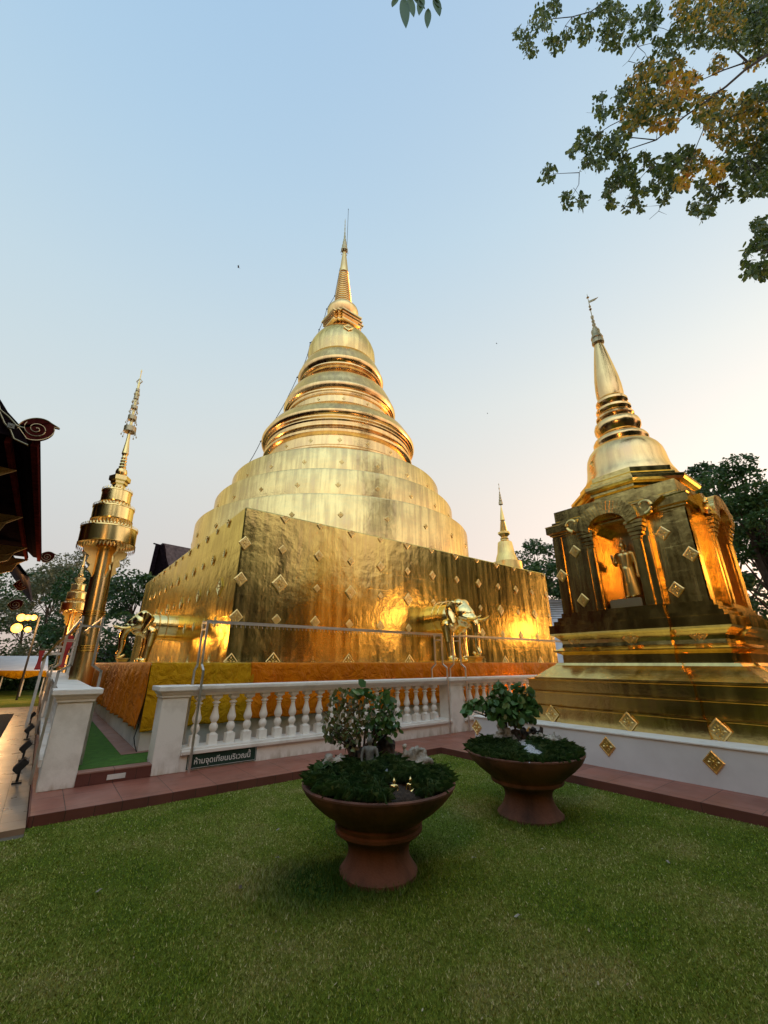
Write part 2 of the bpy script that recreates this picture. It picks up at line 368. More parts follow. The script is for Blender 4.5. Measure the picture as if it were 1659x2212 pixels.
def lawn_mat():
    m, t, p = mat('lawn'); pos = geo(t)
    n = noise(t, pos, .9, 6, .65); n2 = noise(t, pos, 40, 5, .7)
    c = ramp(t, n, [(.33, (.07, .12, .012)), (.52, (.14, .18, .022)), (.72, (.26, .24, .08))])
    mx = nd(t, 'ShaderNodeMix', _data_type='RGBA', _blend_type='MULTIPLY'); mx.inputs[0].default_value = 1
    t.links.new(c, mx.inputs[6]); t.links.new(ramp(t, n2, [(.3, (.35, .35, .35)), (.7, (1.3, 1.3, 1.2))]), mx.inputs[7])
    t.links.new(mx.outputs[2], p.inputs['Base Color']); p.inputs['Roughness'].default_value = .9; p.inputs['Specular IOR Level'].default_value = .1
    t.links.new(bump(t, n2, 1, .02), p.inputs['Normal'])
    return m
M['lawn'] = lawn_mat()
def blade_mat():
    m, t, p = mat('grass_blade'); pos = geo(t); g = nd(t, 'ShaderNodeNewGeometry')
    a = ramp(t, g.outputs['Random Per Island'], [(0, (.08, .15, .008)), (.6, (.18, .27, .016)), (.9, (.30, .38, .04)), (1, (.55, .50, .25))])
    b = ramp(t, g.outputs['Random Per Island'], [(0, (.16, .18, .02)), (.5, (.33, .31, .07)), (1, (.60, .52, .30))])
    mx = nd(t, 'ShaderNodeMix', _data_type='RGBA'); t.links.new(ramp(t, noise(t, pos, .9, 6, .65), [(.43, (0, 0, 0)), (.66, (1, 1, 1))]), mx.inputs[0])
    t.links.new(a, mx.inputs[6]); t.links.new(b, mx.inputs[7]); prev = mx.outputs[2]
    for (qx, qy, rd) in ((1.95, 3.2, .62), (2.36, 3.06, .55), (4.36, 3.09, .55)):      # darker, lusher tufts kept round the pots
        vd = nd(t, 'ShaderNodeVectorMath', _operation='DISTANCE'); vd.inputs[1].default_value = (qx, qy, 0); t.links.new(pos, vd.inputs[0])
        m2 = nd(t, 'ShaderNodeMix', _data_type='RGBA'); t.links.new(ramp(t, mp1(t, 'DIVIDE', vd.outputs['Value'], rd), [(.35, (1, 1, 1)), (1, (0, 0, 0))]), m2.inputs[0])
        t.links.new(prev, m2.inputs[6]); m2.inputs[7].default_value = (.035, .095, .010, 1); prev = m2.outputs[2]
    t.links.new(prev, p.inputs['Base Color'])
    p.inputs['Roughness'].default_value = .6; p.inputs['Specular IOR Level'].default_value = .25
    return m
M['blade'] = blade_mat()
def emis(name, c, s):
    m, t, p = mat(name); p.inputs['Base Color'].default_value = (*c, 1); p.inputs['Emission Color'].default_value = (*c, 1); p.inputs['Emission Strength'].default_value = s
    return m
M['lamp'] = emis('lamp_glow', (1, .42, .07), 3)
M['sign'] = plain('dark_green_sign', (.006, .03, .02), (.01, .045, .03), 5, .35, 0)
M['signtxt'] = plain('sign_lettering', (.7, .7, .66), (.8, .8, .76), 5, .5, 0)
M['corr'] = plain('corrugated_sheet', (.38, .37, .38), (.5, .49, .5), 3, .5, 0, metallic=.3)

# ------------------------------------------------------------------ setting
g = MB(); g.add([(-900,-900,0),(900,-900,0),(900,900,0),(-900,900,0)], [(0,1,2,3)])
tag(g.build('ground', M['earth']), kind='structure')
KV = 5.87; KU = 5.87; ZK = .10
g = MB(); n = 60
g.add([(-14,-16,.006),(KU,-16,.006),(KU,KV,.006),(.2,KV,.006),(.2,5.6,.006),(-14,5.6,.006)], [(0,1,2,3,4,5)])
tag(g.build('lawn', M['lawn']), kind='structure')
# red tiled walk along the balustrade and beside the white base (top sheets plus darker kerb faces)
g = MB(); g.box(.22, 14, KV+.002, 12, 0, ZK); g.box(KU+.002, 14, -8, KV+.002, 0, ZK-.0005)
tag(g.build('red_walk', M['redtile']), kind='structure')
g = MB(); g.box(.215, KU+.002, KV-.012, KV+.002, 0, ZK+.001); g.box(KU-.012, KU+.002, -8, KV-.012, 0, ZK+.001); g.box(.205, .22, KV-.012, 26, 0, ZK+.001)
tag(g.build('kerb', M['redface']), kind='structure')
g = MB(); g.box(-14, .2, 5.72, 20.3, 0, .05)
tag(g.build('tiled_path', M['pathtile']), kind='structure')
g = MB(); g.box(-14, -.36, 9.5, 17.8, .045, .056)
tag(g.build('planting_bed', M['soil']), kind='structure')
g = MB(); g.add([(-40,20.4,.02),(.2,20.4,.02),(.2,60,.02),(-40,60,.02)], [(0,1,2,3)])
tag(g.build('far_lawn', M['lawn']), kind='structure')
g = MB(); g.box(.62, 1.4, 6.98, 25, ZK+.002, .25); g.box(1.4, 14, 7.16, 7.8, ZK+.002, .2495)
tag(g.build('raised_floor', M['carpet']), kind='structure')
g = MB(); g.add([(1.17,7.66,.256),(1.398,7.66,.256),(1.398,25,.256),(1.17,25,.256)], [(0,1,2,3)]); g.add([(1.398,7.66,.256),(14,7.66,.256),(14,7.798,.256),(1.398,7.798,.256)], [(0,1,2,3)])
tag(g.build('pink_border', M['pinktile']), kind='structure')
# entrance step between the two pillars
st = thing('entrance_step', (1.02, 6.85, ZK), 'dark red tiled step between the two white pillars', 'step')
g = MB(); g.box(.61, 1.42, 6.79, 6.98, ZK+.003, .232); g.build('riser', M['redface'], st)
g = MB(); g.box(.612, 1.418, 6.785, 6.979, .232, .246); g.build('tread', M['pinktile'], st)
g = MB(); g.box(.93, 1.13, 6.781, 6.79, .135, .19); g.build('plaque', M['white_stain'], st)

# grass blades (nearest lawn) -------------------------------------------------
def blades():
    n = 420000
    az = rng.uniform(-46, 46, n)*PI/180; u = rng.random(n); d = 1.15*(8.5/1.15)**(u**.85)
    x = d*np.sin(az); y = d*np.cos(az); c, s = math.cos(YAW), math.sin(YAW)
    X = x*c+y*s; Y = -x*s+y*c
    k = (X < KU-.02) & (Y < KV-.02) & ~((X < .2) & (Y > 5.6)) & (np.hypot(X-2.36, Y-3.06) > .27) & (np.hypot(X-4.36, Y-3.09) > .31)
    X, Y, d = X[k], Y[k], d[k]; n = len(X)
    h = rng.uniform(.007, .019, n)
    for (px, py, pr, amp) in ((2.36, 3.06, .32, .05), (1.75, 3.3, .33, .05), (4.36, 3.09, .36, .035)):
        q = np.hypot(X-px, Y-py); h += amp*np.exp(-(np.clip(q-pr, 0, 9)/.09)**2)*rng.random(n)*(q < pr+.3)*(1 if px != 1.75 else .6)
    wdt = (.0012+.0007*d)*rng.uniform(.7, 1.3, n)
    th = rng.uniform(0, 2*PI, n); lean = rng.uniform(.2, 1.1, n)*h; la = rng.uniform(0, 2*PI, n)
    B = np.stack([X, Y, np.full(n, .004)], 1); W = np.stack([np.cos(th)*wdt, np.sin(th)*wdt, np.zeros(n)], 1)
    T = B+np.stack([np.cos(la)*lean, np.sin(la)*lean, h], 1)
    V = np.stack([B-W, B+W, T], 1).reshape(-1, 3); F = np.arange(3*n).reshape(-1, 3)
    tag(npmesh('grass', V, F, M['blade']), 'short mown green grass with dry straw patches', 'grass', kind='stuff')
blades()

# ------------------------------------------------------------------ vegetation helpers
def leaf_cloud(P, size, droop=.3, aspect=.62, name='leaves', mt=None, parent=None, hexa=True, jitter=.35):
    P = np.asarray(P); n = len(P)
    th = rng.uniform(0, 2*PI, n); el = rng.normal(-droop, .5, n)
    D = np.stack([np.cos(th)*np.cos(el), np.sin(th)*np.cos(el), np.sin(el)], 1)
    Q = rng.normal(size=(n, 3)); S = np.cross(D, Q); S /= np.linalg.norm(S, axis=1)[:, None]+1e-9
    L = (size*rng.uniform(1-jitter, 1+jitter, n))[:, None]; Wd = L*aspect*.5
    if hexa:
        V = np.stack([P, P+D*L*.3+S*Wd, P+D*L*.7+S*Wd*.85, P+D*L, P+D*L*.7-S*Wd*.85, P+D*L*.3-S*Wd], 1).reshape(-1, 3)
        F = np.arange(6*n).reshape(-1, 6)
    else:
        V = np.stack([P, P+D*L*.5+S*Wd, P+D*L, P+D*L*.5-S*Wd], 1).reshape(-1, 3); F = np.arange(4*n).reshape(-1, 4)
    return npmesh(name, V, F, mt, parent)
def tree(base, h, cr, mt, label, leaf=.22, n=5000, clumps=26, crown_lo=.35, group='background trees', flat=1.0, gap=.0, trunk=.18, name='leafy_tree', seed=0):
    rr = np.random.default_rng(seed+11)
    t = thing(name, base, label, 'tree', group); b = MB(); bx, by, bz = base
    b.tube([(bx, by, bz), (bx+.1*h*.1, by, bz+h*.25), (bx-.03*h, by+.02*h, bz+h*.55), (bx, by, bz+h*.8)], [trunk, trunk*.8, trunk*.55, trunk*.2], 7)
    cs = []
    for i in range(clumps):
        a = rr.uniform(0, 2*PI); q = rr.random()**.6; zz = rr.uniform(crown_lo, 1)
        prof = math.sin(PI*min(1, max(0.08, (zz-crown_lo)/(1.0001-crown_lo)*.86+.12)))**.6
        c = np.array([bx+cr*q*prof*math.cos(a), by+cr*q*prof*math.sin(a), bz+h*zz*.93])
        cs.append((c, cr*rr.uniform(.2, .42)))
        b.tube([(bx, by, bz+h*min(.75, zz*.62)), ((bx+c[0])/2, (by+c[1])/2, (bz+h*zz*.6+c[2])/2), tuple(c)], [trunk*.3, trunk*.2, trunk*.06], 5)
    b.build('trunk', M['bark'], t)
    m = n//clumps; P = []
    for c, r in cs:
        v = rr.normal(size=(m, 3)); v /= np.linalg.norm(v, axis=1)[:, None]
        P.append(c+v*(r*rr.uniform(.45, 1.0, m)**.5)[:, None]*np.array([1, 1, .62*flat]))
    leaf_cloud(np.concatenate(P), leaf, name='crown', mt=mt, parent=t, hexa=False, aspect=.6)
    return t

# ------------------------------------------------------------------ balustrades
def bal_profile():
    return [(.052,0),(.052,.1)]
def baluster_mb(x, y, z0=.38, z1=1.05):
    b = MB(); h = z1-z0
    b.box(x-.062, x+.062, y-.062, y+.062, z0, z0+.13*h/.67)
    b.lathe([(.062, 0), (.036, .02), (.03, .03), (.045, .045), (.062, .075), (.062, .11), (.045, .14), (.032, .155), (.05, .175), (.064, .21), (.062, .24), (.045, .29), (.032, .35), (.03, .375), (.042, .385), (.03, .395), (.032, .405), (.058, .425), (.055, .435), (.03, .45), (.03, .46), (.048, .47), (.062, .49)],
            (x, y, z0+.13), 20)
    b.box(x-.062, x+.062, y-.062, y+.062, z0+.62, z1)
    return b
def pillar(b, x0, x1, y0, y1, z0=ZK):
    b.box(x0, x1, y0, y1, z0, 1.04)
    b.box(x0-.02, x1+.02, y0-.02, y1+.02, 1.04, 1.07)
    rings = []
    for e, z in ((.02, 1.07), (.035, 1.09), (.05, 1.115), (.075, 1.125), (.08, 1.135), (.08, 1.185), (.076, 1.19)):
        rings.append([(x0-e, y0-e, z), (x1+e, y0-e, z), (x1+e, y1+e, z), (x0-e, y1+e, z)])
    b.loft(rings)
BV = 6.97
def balustrade_front():
    t = thing('balustrade', (6, BV, ZK), 'long white balustrade facing the lawn with turned balusters and a green sign', 'balustrade')
    for x0, x1 in ((1.42, 1.76), (7.16, 7.56), (12.96, 13.36)):
        b = MB(); pillar(b, x0, x1, 6.8, 7.15); b.build('pillar', M['white'], t, bevel=.006)
    lw = MB(); tr = MB(); led = MB()
    for x0, x1 in ((1.76, 7.16), (7.56, 12.96)):
        lw.box(x0, x1, 6.82, 7.13, ZK, .30)
        led.loft([[(x0, 6.82-e, z), (x1, 6.82-e, z), (x1, 7.13+e, z), (x0, 7.13+e, z)] for e, z in ((0, .30), (.05, .305), (.055, .35), (.03, .355), (.03, .38))])
        x0 += .0; x1 -= .0
        tr.loft([[(x0, BV-e, z), (x1, BV-e, z), (x1, BV+e, z), (x0, BV+e, z)] for e, z in ((.10, 1.05), (.115, 1.085), (.14, 1.10), (.165, 1.12), (.185, 1.13), (.195, 1.14), (.195, 1.18), (.19, 1.187))])
    lw.build('low_wall', M['white'], t); led.build('ledge', M['white'], t, bevel=.004); tr.build('rail', M['white'], t, bevel=.004)
    p = None
    us = [1.955+.2553*i for i in range(20)]+[7.72+.2553*i for i in range(20)]
    for u in us:
        if p is None: p = baluster_mb(0, 0).build('baluster', M['white'], t); me = p.data; me.transform(Matrix.Translation((t.location.x, t.location.y, t.location.z-0)))
        o = p if u == us[0] else p.copy()
        if o is not p: COL.objects.link(o); o.parent = t
        o.location = (u-t.location.x, 0, -ZK)
    # mesh of baluster: drop the parent offset so local coordinates start at zero
    return t
balustrade_front()
def balustrade_side():
    t = thing('balustrade', (.43, 7, ZK), 'white balustrade receding along the left side of the platform from the near pillar', 'balustrade')
    ys = [6.8, 12.3, 17.8, 23.3]
    for y in ys:
        b = MB(); pillar(b, .25, .61, y, y+.36); b.build('pillar', M['white'], t, bevel=.006)
    lw = MB(); tr = MB()
    for a, c in zip(ys[:-1], ys[1:]):
        y0, y1 = a+.36, c
        lw.box(.27, .59, y0, y1, ZK, .30); lw.box(.22, .64, y0, y1, .30, .38)
        tr.loft([[(.43-e, y0, z), (.43+e, y0, z), (.43+e, y1, z), (.43-e, y1, z)] for e, z in ((.10, 1.05), (.14, 1.10), (.19, 1.13), (.195, 1.18))])
    lw.build('low_wall', M['white'], t); tr.build('rail', M['white'], t)
    p = None
    for a in ys[:-1]:
        for i in range(20):
            y = a+.5+.2553*i
            if p is None:
                p = baluster_mb(0, 0).build('baluster', M['white'], None); p.parent = t; o = p
            else: o = p.copy(); COL.objects.link(o); o.parent = t
            o.location = (0, y-7, -ZK)
balustrade_side()

# stainless frames straddling the rail, with hooks for prayer lamps
def frame_u(u0, u1, label, rungs):
    t = thing('steel_frame', (u0, 6.97, ZK), label, 'metal frame', 'steel frames over the balustrades')
    for u in (u0, u1):
        for s, v0, v1 in ((1, 6.735, 6.86), (-1, 7.215, 7.09)):
            b = MB(); b.bar((u, v0, ZK if s == 1 else .25), (u, v0, 1.40), .028); b.bar((u, v0, 1.39), (u, v1, 1.475), .028); b.bar((u, v1, 1.465), (u, v1, 2.10), .028)
            b.build('post', M['steel'], t)
        b = MB(); b.bar((u, 6.87, 1.99), (u, 7.08, 1.99), .026); b.bar((u, 6.87, 2.09), (u, 7.08, 2.09), .026); b.build('cross_bar', M['steel'], t)
    for v in (6.86, 7.09):
        b = MB(); b.bar((u0-.012, v, 2.113), (u1+.012, v, 2.113), .03, .026); b.build('top_rail', M['steel'], t)
    h = MB(); b = MB(); b.bar((u0, 6.975, 2.10), (u1, 6.975, 2.10), .03, .012); b.build('hook_rail', M['steel'], t)
    k = int((u1-u0)/.075)
    for i in range(k):
        x = u0+.04+i*.075; h.tube([(x, 6.975, 2.094), (x, 6.975, 2.06), (x+.006, 6.975, 2.045)], .004, 4)
    o = h.build('hooks', M['steel'], t); o['kind'] = 'stuff'
frame_u(1.885, 7.02, 'steel frame standing over the front rail between the first pillar and the corner pillar', 60)
frame_u(7.62, 12.8, 'steel frame standing over the front rail right of the corner pillar, behind the second bonsai', 60)
def frame_v(v0, v1, label):
    t = thing('steel_frame', (.43, v0, ZK), label, 'metal frame', 'steel frames over the balustrades')
    for v in (v0, v1):
        for s, a, c in ((1, .19, .31), (-1, .67, .55)):
            b = MB(); b.bar((a, v, ZK if s == 1 else .25), (a, v, 1.40), .03); b.bar((a, v, 1.39), (c, v, 1.475), .03); b.bar((c, v, 1.465), (c, v, 2.10), .03)
            b.build('post', M['steel'], t)
        b = MB(); b.bar((.32, v, 1.99), (.54, v, 1.99), .026); b.build('cross_bar', M['steel'], t)
    for u in (.31, .55):
        b = MB(); b.bar((u, v0, 2.113), (u, v1, 2.113), .026); b.build('top_rail', M['steel'], t)
frame_v(7.3, 12.0, 'steel frame over the left side rail right behind the near white pillar')
frame_v(12.9, 17.5, 'steel frame over the left side rail, the second one back from the near pillar')

# ------------------------------------------------------------------ sign
def sign():
    t = thing('notice_sign', (2.355, 6.8, .22), 'dark green sign with white Thai lettering on the low wall', 'sign')
    b = MB(); b.box(1.86, 2.85, 6.80, 6.818, .118, .322); b.build('board', M['sign'], t, bevel=.002)
    b = MB(); y = 6.7975
    for x0, x1, z0, z1 in ((1.872, 2.838, .308, .312), (1.872, 2.838, .128, .132), (1.872, 1.876, .132, .308), (2.834, 2.838, .132, .308)): b.box(x0, x1, y, 6.7998, z0, z1)
    b.build('border', M['signtxt'], t)
    def txt(body, size):
        cu = bpy.data.curves.new('text', 'FONT'); cu.body = body; cu.size = size; cu.extrude = .01; cu.offset = .006
        o = bpy.data.objects.new('text', cu); COL.objects.link(o); bpy.context.view_layer.update()
        dg = bpy.context.evaluated_depsgraph_get(); me = bpy.data.meshes.new_from_object(o.evaluated_get(dg)); bpy.data.objects.remove(o); return me
    full = txt('ห้ามจุดเทียนบริเวณนี', 1); raised = txt('น้', 1); only = txt('น', 1)
    xs = [v.co.x for v in full.vertices]; W = max(xs)-min(xs); x0 = min(xs)
    bm = bmesh.new(); bm.from_mesh(full)
    # second tone mark of the last letter, set above its vowel
    b2 = bmesh.new(); b2.from_mesh(raised); tops = max(v.co.y for v in only.vertices)+.02
    bmesh.ops.delete(b2, geom=[v for v in b2.verts if v.co.y < tops], context='VERTS')
    mx = max(v.co.x for v in b2.verts); me2 = bpy.data.meshes.new('tone'); 
    for v in b2.verts: v.co.x += max(xs)-mx+.0; v.co.y += .20
    b2.to_mesh(me2); bm.from_mesh(me2); b2.free()
    sx = .80/W; me = bpy.data.meshes.new('lettering')
    for v in bm.verts:
        x, y2, z = v.co; v.co = Vector((1.955+(x-x0)*sx-t.location.x, 6.7985-z*.12-t.location.y, .175+y2*sx*1.02-t.location.z))
    bm.to_mesh(me); bm.free(); me.materials.append(M['signtxt'])
    o = bpy.data.objects.new('lettering', me); COL.objects.link(o); o.parent = t
sign()

# ------------------------------------------------------------------ platform and draped cloth
PX, PY = 1.40, 7.80; PS = 16.6; ZP = 1.47
t = thing('platform', (PX+PS/2, PY+PS/2, 0), 'white plastered square platform carrying the great golden chedi', 'platform')
b = MB(); b.box(PX, PX+PS, PY, PY+PS, 0, ZP); b.build('wall', M['white_stain'], t)
b = MB(); b.tube([(PX-.012, PY+.22, .60), (PX-.03, PY+.2, .52), (PX-.05, PY+.18, .42), (PX-.03, PY+.12, .32), (PX-.02, PY-.04, .26)], .008, 6)
tag(b.build('cable', M['black']), 'thin black cable hanging below the cloth at the platform corner', 'cable')

def cloth(name, p0, p1, zb0, zb1, m, label, out=(0, -1), folds=9, amp=.018, seed=1, group='satin cloths draped round the platform', lift=.0):
    rr = np.random.default_rng(seed); p0 = np.array(p0, float); p1 = np.array(p1, float); L = np.linalg.norm(p1-p0)
    nx = max(12, int(L/.03)); nz = 44; o = np.array(out, float); V = []; F = []
    ph = rr.uniform(0, 6, 12); fr = rr.uniform(.6, 4, 12); sl = rr.uniform(-1.6, 1.6, 12)
    for i in range(nx+1):
        s = i/nx; q = p0+(p1-p0)*s; zb = zb0+(zb1-zb0)*s+.012*math.sin(s*L*3+ph[0])+.008*math.sin(s*L*11+ph[1])
        sag = .012*math.sin(s*L*2.1+ph[3])
        for j in range(nz+1):
            k = j/nz
            if k < .08: z = 1.505+sag*.3; d = -.14*(1-k/.08)
            else: kk = (k-.08)/.92; z = 1.505+sag*.3-(1.505-zb)*kk; d = .02+.012*math.sin(min(1, kk*14)*PI/2)
            kk = max(0, (k-.08)/.92)
            f = 0
            for a in range(10):
                f += math.sin((s*L*fr[a]*2.1+ph[a])+sl[a]*kk*2.5)*(.5 if a > 4 else 1)
            edge = min(1, min(s, 1-s)*L/.06)
            f2 = math.sin(s*L*folds+ph[11]+kk*sl[3]*1.5); f2 = math.copysign(abs(f2)**2.5, f2)
            d += lift+(amp*.4*abs(f)+amp*1.3*abs(f2))*min(1, kk*5)*(.4+.8*kk)
            V.append((q[0]+o[0]*d, q[1]+o[1]*d, z))
    for i in range(nx):
        for j in range(nz): a = i*(nz+1)+j; F.append((a, a+nz+1, a+nz+2, a+1))
    ob = npmesh(name, V, F, m)
    for p in ob.data.polygons: p.use_smooth = True
    so_ = ob.modifiers.new('thick', 'SOLIDIFY'); so_.thickness = .004
    return tag(ob, label, 'cloth', group)
cloth('satin_cloth', (PX, 24.2), (PX, 12.6), .52, .55, M['orange'], 'orange satin cloth on the far end of the left platform face', (-1, 0), 7, .03, 3)
cloth('satin_cloth', (PX, 12.7), (PX, PY-.03), .55, .545, M['orange'], 'orange satin cloth on the left platform face, reaching the near corner', (-1, 0), 5, .03, 4, lift=.006)
cloth('satin_cloth', (PX-.03, PY), (3.06, PY), .53, .56, M['yellow'], 'yellow satin cloth at the near corner of the platform', (0, -1), 4, .02, 5)
cloth('satin_cloth', (3.0, PY), (6.1, PY), .60, .58, M['orange'], 'orange satin cloth on the front platform face, next to the yellow one', (0, -1), 6, .035, 6, lift=.012)
cloth('satin_cloth', (6.05, PY), (8.6, PY), .60, .60, M['orange'], 'orange satin cloth in the middle of the front platform face, below the right elephant', (0, -1), 6, .035, 8)
cloth('satin_cloth', (8.55, PY), (11.3, PY), .60, .62, M['orange'], 'orange satin cloth on the front platform face, right of the corner pillar', (0, -1), 5, .035, 9, lift=.012)
cloth('satin_cloth', (11.25, PY), (15.5, PY), .60, .62, M['orange'], 'orange satin cloth at the right end of the front face, beside the small chedi', (0, -1), 5, .035, 10)

# ------------------------------------------------------------------ rosettes (diamond reliefs)
def rosette(r, nrm, c, up=(0, 0, 1), rz=1.12):
    b = MB(); nn = Vector(nrm).normalized(); u = Vector(up); x = nn.cross(u).normalized()*-1; u = x.cross(nn)*-1 if False else (u-nn*u.dot(nn)).normalized(); c = Vector(c)
    P = lambda a, k, h: c+x*(a*r)+u*(k*r*rz)+nn*(h*r)
    ring0 = [P(1, 0, 0), P(.5, .5, 0), P(0, 1, 0), P(-.5, .5, 0), P(-1, 0, 0), P(-.5, -.5, 0), P(0, -1, 0), P(.5, -.5, 0)]
    sc_ = lambda s, h: [P(a*s, k*s, h) for a, k in ((1, 0), (.5, .5), (0, 1), (-.5, .5), (-1, 0), (-.5, -.5), (0, -1), (.5, -.5))]
    b.loft([ring0, sc_(1, .10), sc_(.86, .14), sc_(.80, .07), sc_(.45, .07)], cap=True)
    for k in range(8):
        a = k*PI/4; q = .42 if k % 2 == 0 else .30; ll = .24 if k % 2 == 0 else .15
        cc = P(math.cos(a)*q, math.sin(a)*q, .09); d = (x*math.cos(a)+u*math.sin(a)*rz).normalized(); e = nn.cross(d)
        b.add([cc-d*ll*r, cc+e*ll*.5*r, cc+d*ll*r, cc-e*ll*.5*r, cc+nn*.13*r], [(0, 1, 4), (1, 2, 4), (2, 3, 4), (3, 0, 4)])
    oct_ = [P(.16*math.cos(a*PI/4), .16*math.sin(a*PI/4), .07) for a in range(8)]
    oc2 = [P(.10*math.cos(a*PI/4), .10*math.sin(a*PI/4), .24) for a in range(8)]
    b.loft([oct_, oc2])
    return b

# ------------------------------------------------------------------ the great golden chedi
CX0, CY0 = 3.11, 9.51; CS = 13.2; ZT = 5.11
ch = thing('golden_chedi', (CX0+CS/2, CY0+CS/2, ZP), 'huge golden chedi with square base, round tiers and a tall ringed spire', 'chedi')
bm_ = MB()
def rsq(x0, x1, y0, y1, e, z, c=.03):
    x0 += e; y0 += e; x1 -= e; y1 -= e
    return [(x0+c, y0, z), (x1-c, y0, z), (x1, y0+c, z), (x1, y1-c, z), (x1-c, y1, z), (x0+c, y1, z), (x0, y1-c, z), (x0, y0+c, z)]
bm_.loft([rsq(CX0, CX0+CS, CY0, CY0+CS, e, z) for e, z in ((-.02, ZP-.02), (0, 2.4), (.015, 4.0), (.01, ZT-.03), (.03, ZT))])
bm_.build('square_base', M['gold_sheet'], ch, sharp=20)
def lean(z):
    k = max(0, (z-9)/20)**1.2*.30
    return -k*.857*.9, k*.514*.9
def zs(z): return 1.5+(z-1.5)*1.02
def part(name, prof, m, n=96):
    b = MB(); b.lathe([(r*1.02, zs(z)) for r, z in prof], (CC[0], CC[1], 0), n, True, lean); return b.build(name, m, ch, sharp=28)
part('lower_drum', [(5.98, 4.0), (5.96, 6.62), (5.93, 6.68), (5.3, 6.78)], M['gold_drum'], 128)
part('middle_drum', [(5.38, 6.70), (5.36, 7.82), (5.33, 7.88), (4.7, 7.97)], M['gold_drum'], 128)
part('upper_drum', [(4.82, 7.9), (4.79, 8.96), (4.76, 9.02), (4.3, 9.18), (3.6, 9.32)], M['gold_drum'], 128)
part('lower_ring', [(3.50, 9.2), (3.50, 9.62), (3.56, 9.66), (3.60, 9.72), (3.60, 9.80), (3.55, 9.86), (3.48, 9.9), (3.46, 10.34), (3.52, 10.38), (3.60, 10.46), (3.61, 10.56), (3.56, 10.66), (3.50, 10.70), (3.47, 10.78), (3.52, 10.82), (3.52, 10.88), (3.50, 10.90), (3.51, 11.0), (3.56, 11.06), (3.56, 11.10), (3.63, 11.16), (3.63, 11.21), (3.70, 11.26), (3.74, 11.34), (3.74, 11.44), (3.70, 11.5), (3.62, 11.66), (3.45, 11.95), (3.15, 12.2), (2.9, 12.34)], M['gold_ring'], 128)
part('middle_ring', [(2.68, 12.28), (2.68, 12.36), (2.78, 12.40), (2.80, 12.46), (2.74, 12.52), (2.62, 12.55), (2.60, 12.95), (2.66, 12.98), (2.67, 13.02), (2.65, 13.05), (2.66, 13.12), (2.72, 13.15), (2.72, 13.22), (2.78, 13.26), (2.82, 13.36), (2.85, 13.44), (2.84, 13.54), (2.80, 13.6), (2.70, 13.9), (2.52, 14.3), (2.28, 14.62), (2.1, 14.72)], M['gold_ring'], 128)
part('upper_ring', [(2.04, 14.66), (2.08, 14.76), (2.12, 14.80), (2.08, 14.86), (2.0, 14.88), (1.98, 15.0), (2.06, 15.04), (2.05, 15.10), (2.12, 15.14), (2.12, 15.2), (2.2, 15.28), (2.25, 15.38), (2.26, 15.5), (2.22, 15.58), (2.14, 15.85), (1.98, 16.2), (1.84, 16.42)], M['gold_ring'], 112)
part('dome', [(1.78, 16.38), (1.80, 16.6), (1.83, 17.0), (1.80, 17.4), (1.70, 17.72), (1.56, 18.02), (1.36, 18.32), (1.1, 18.62), (.85, 18.85), (.7, 18.96)], M['gold_drum'], 96)
def redent(cx, cy, a, z, st=(.62, .8), dd=.0):
    q = a; s1, s2 = a*st[0], a*st[1]; o = []
    base = [(q, -s1), (q, s1), (s2, s1), (s2, s2), (s1, s2), (s1, q)]
    for k in range(4):
        c, s = math.cos(k*PI/2), math.sin(k*PI/2)
        for x, y in base[1:]: o.append((cx+x*c-y*s, cy+x*s+y*c, z))
    return o
lx, ly = lean(zs(19.5)); hb = MB(); hx, hy = CC[0]+lx, CC[1]+ly
hp = [(a, z-.13) for a, z in [(.66, 19.02), (.70, 19.1), (.95, 19.13), (.95, 19.22), (.88, 19.25), (.88, 19.3), (.80, 19.34), (.80, 19.42), (.87, 19.46), (.87, 19.53), (.94, 19.57), (.94, 19.66), (1.02, 19.70), (1.02, 19.80), (.7, 19.86), (.7, 19.95)]]
hb.loft([redent(hx, hy, a*1.02, zs(z)) for a, z in hp]); hb.build('square_throne', M['gold_ring'], ch)
part('lotus_bulb', [(.66, 19.70), (.66, 19.82), (.72, 19.88), (.80, 20.05), (.86, 20.22), (.89, 20.34), (.89, 20.44), (.86, 20.50), (.86, 20.54), (.80, 20.60), (.70, 20.66), (.58, 20.74), (.5, 20.80)], M['gold_ring'], 48)
pr = []; nR = 16
for i in range(nR):
    z0 = 20.72+i*(23.45-20.72)/nR; r = .56-(.56-.27)*i/nR; h = (23.45-20.72)/nR
    pr += [(r-.085, z0), (r-.02, z0+h*.12), (r, z0+h*.3), (r, z0+h*.5), (r-.03, z0+h*.68), (r-.085, z0+h*.8)]
part('ringed_spire', pr, M['gold_ring'], 40)
part('plain_spire', [(.27, 23.45), (.30, 23.5), (.26, 23.56), (.245, 23.8), (.17, 24.6), (.10, 25.25), (.08, 25.42)], M['gold_ring'], 32)
part('crown', [(.08, 25.35), (.20, 25.42), (.215, 25.5), (.19, 25.6), (.13, 25.66), (.16, 25.8), (.15, 25.9), (.10, 25.96), (.12, 26.1), (.11, 26.2), (.07, 26.26), (.085, 26.4), (.05, 26.5), (.06, 26.7), (.035, 26.8), (.045, 27.0), (.025, 27.1), (.035, 27.4), (.018, 27.5), (.03, 27.7), (.014, 27.8), (.025, 28.0), (.004, 28.3)], M['gold_dark'], 20)
b = MB(); zc = zs(25.42); lx, ly = lean(zc)
for k in range(8):
    a = k*PI/4+.3; x, y = CC[0]+lx+.22*math.cos(a), CC[1]+ly+.22*math.sin(a); b.tube([(x, y, zc), (x, y, zc-.1)], .006, 4); b.sphere((x, y, zc-.15), (.03, .03, .06), 6, 5)
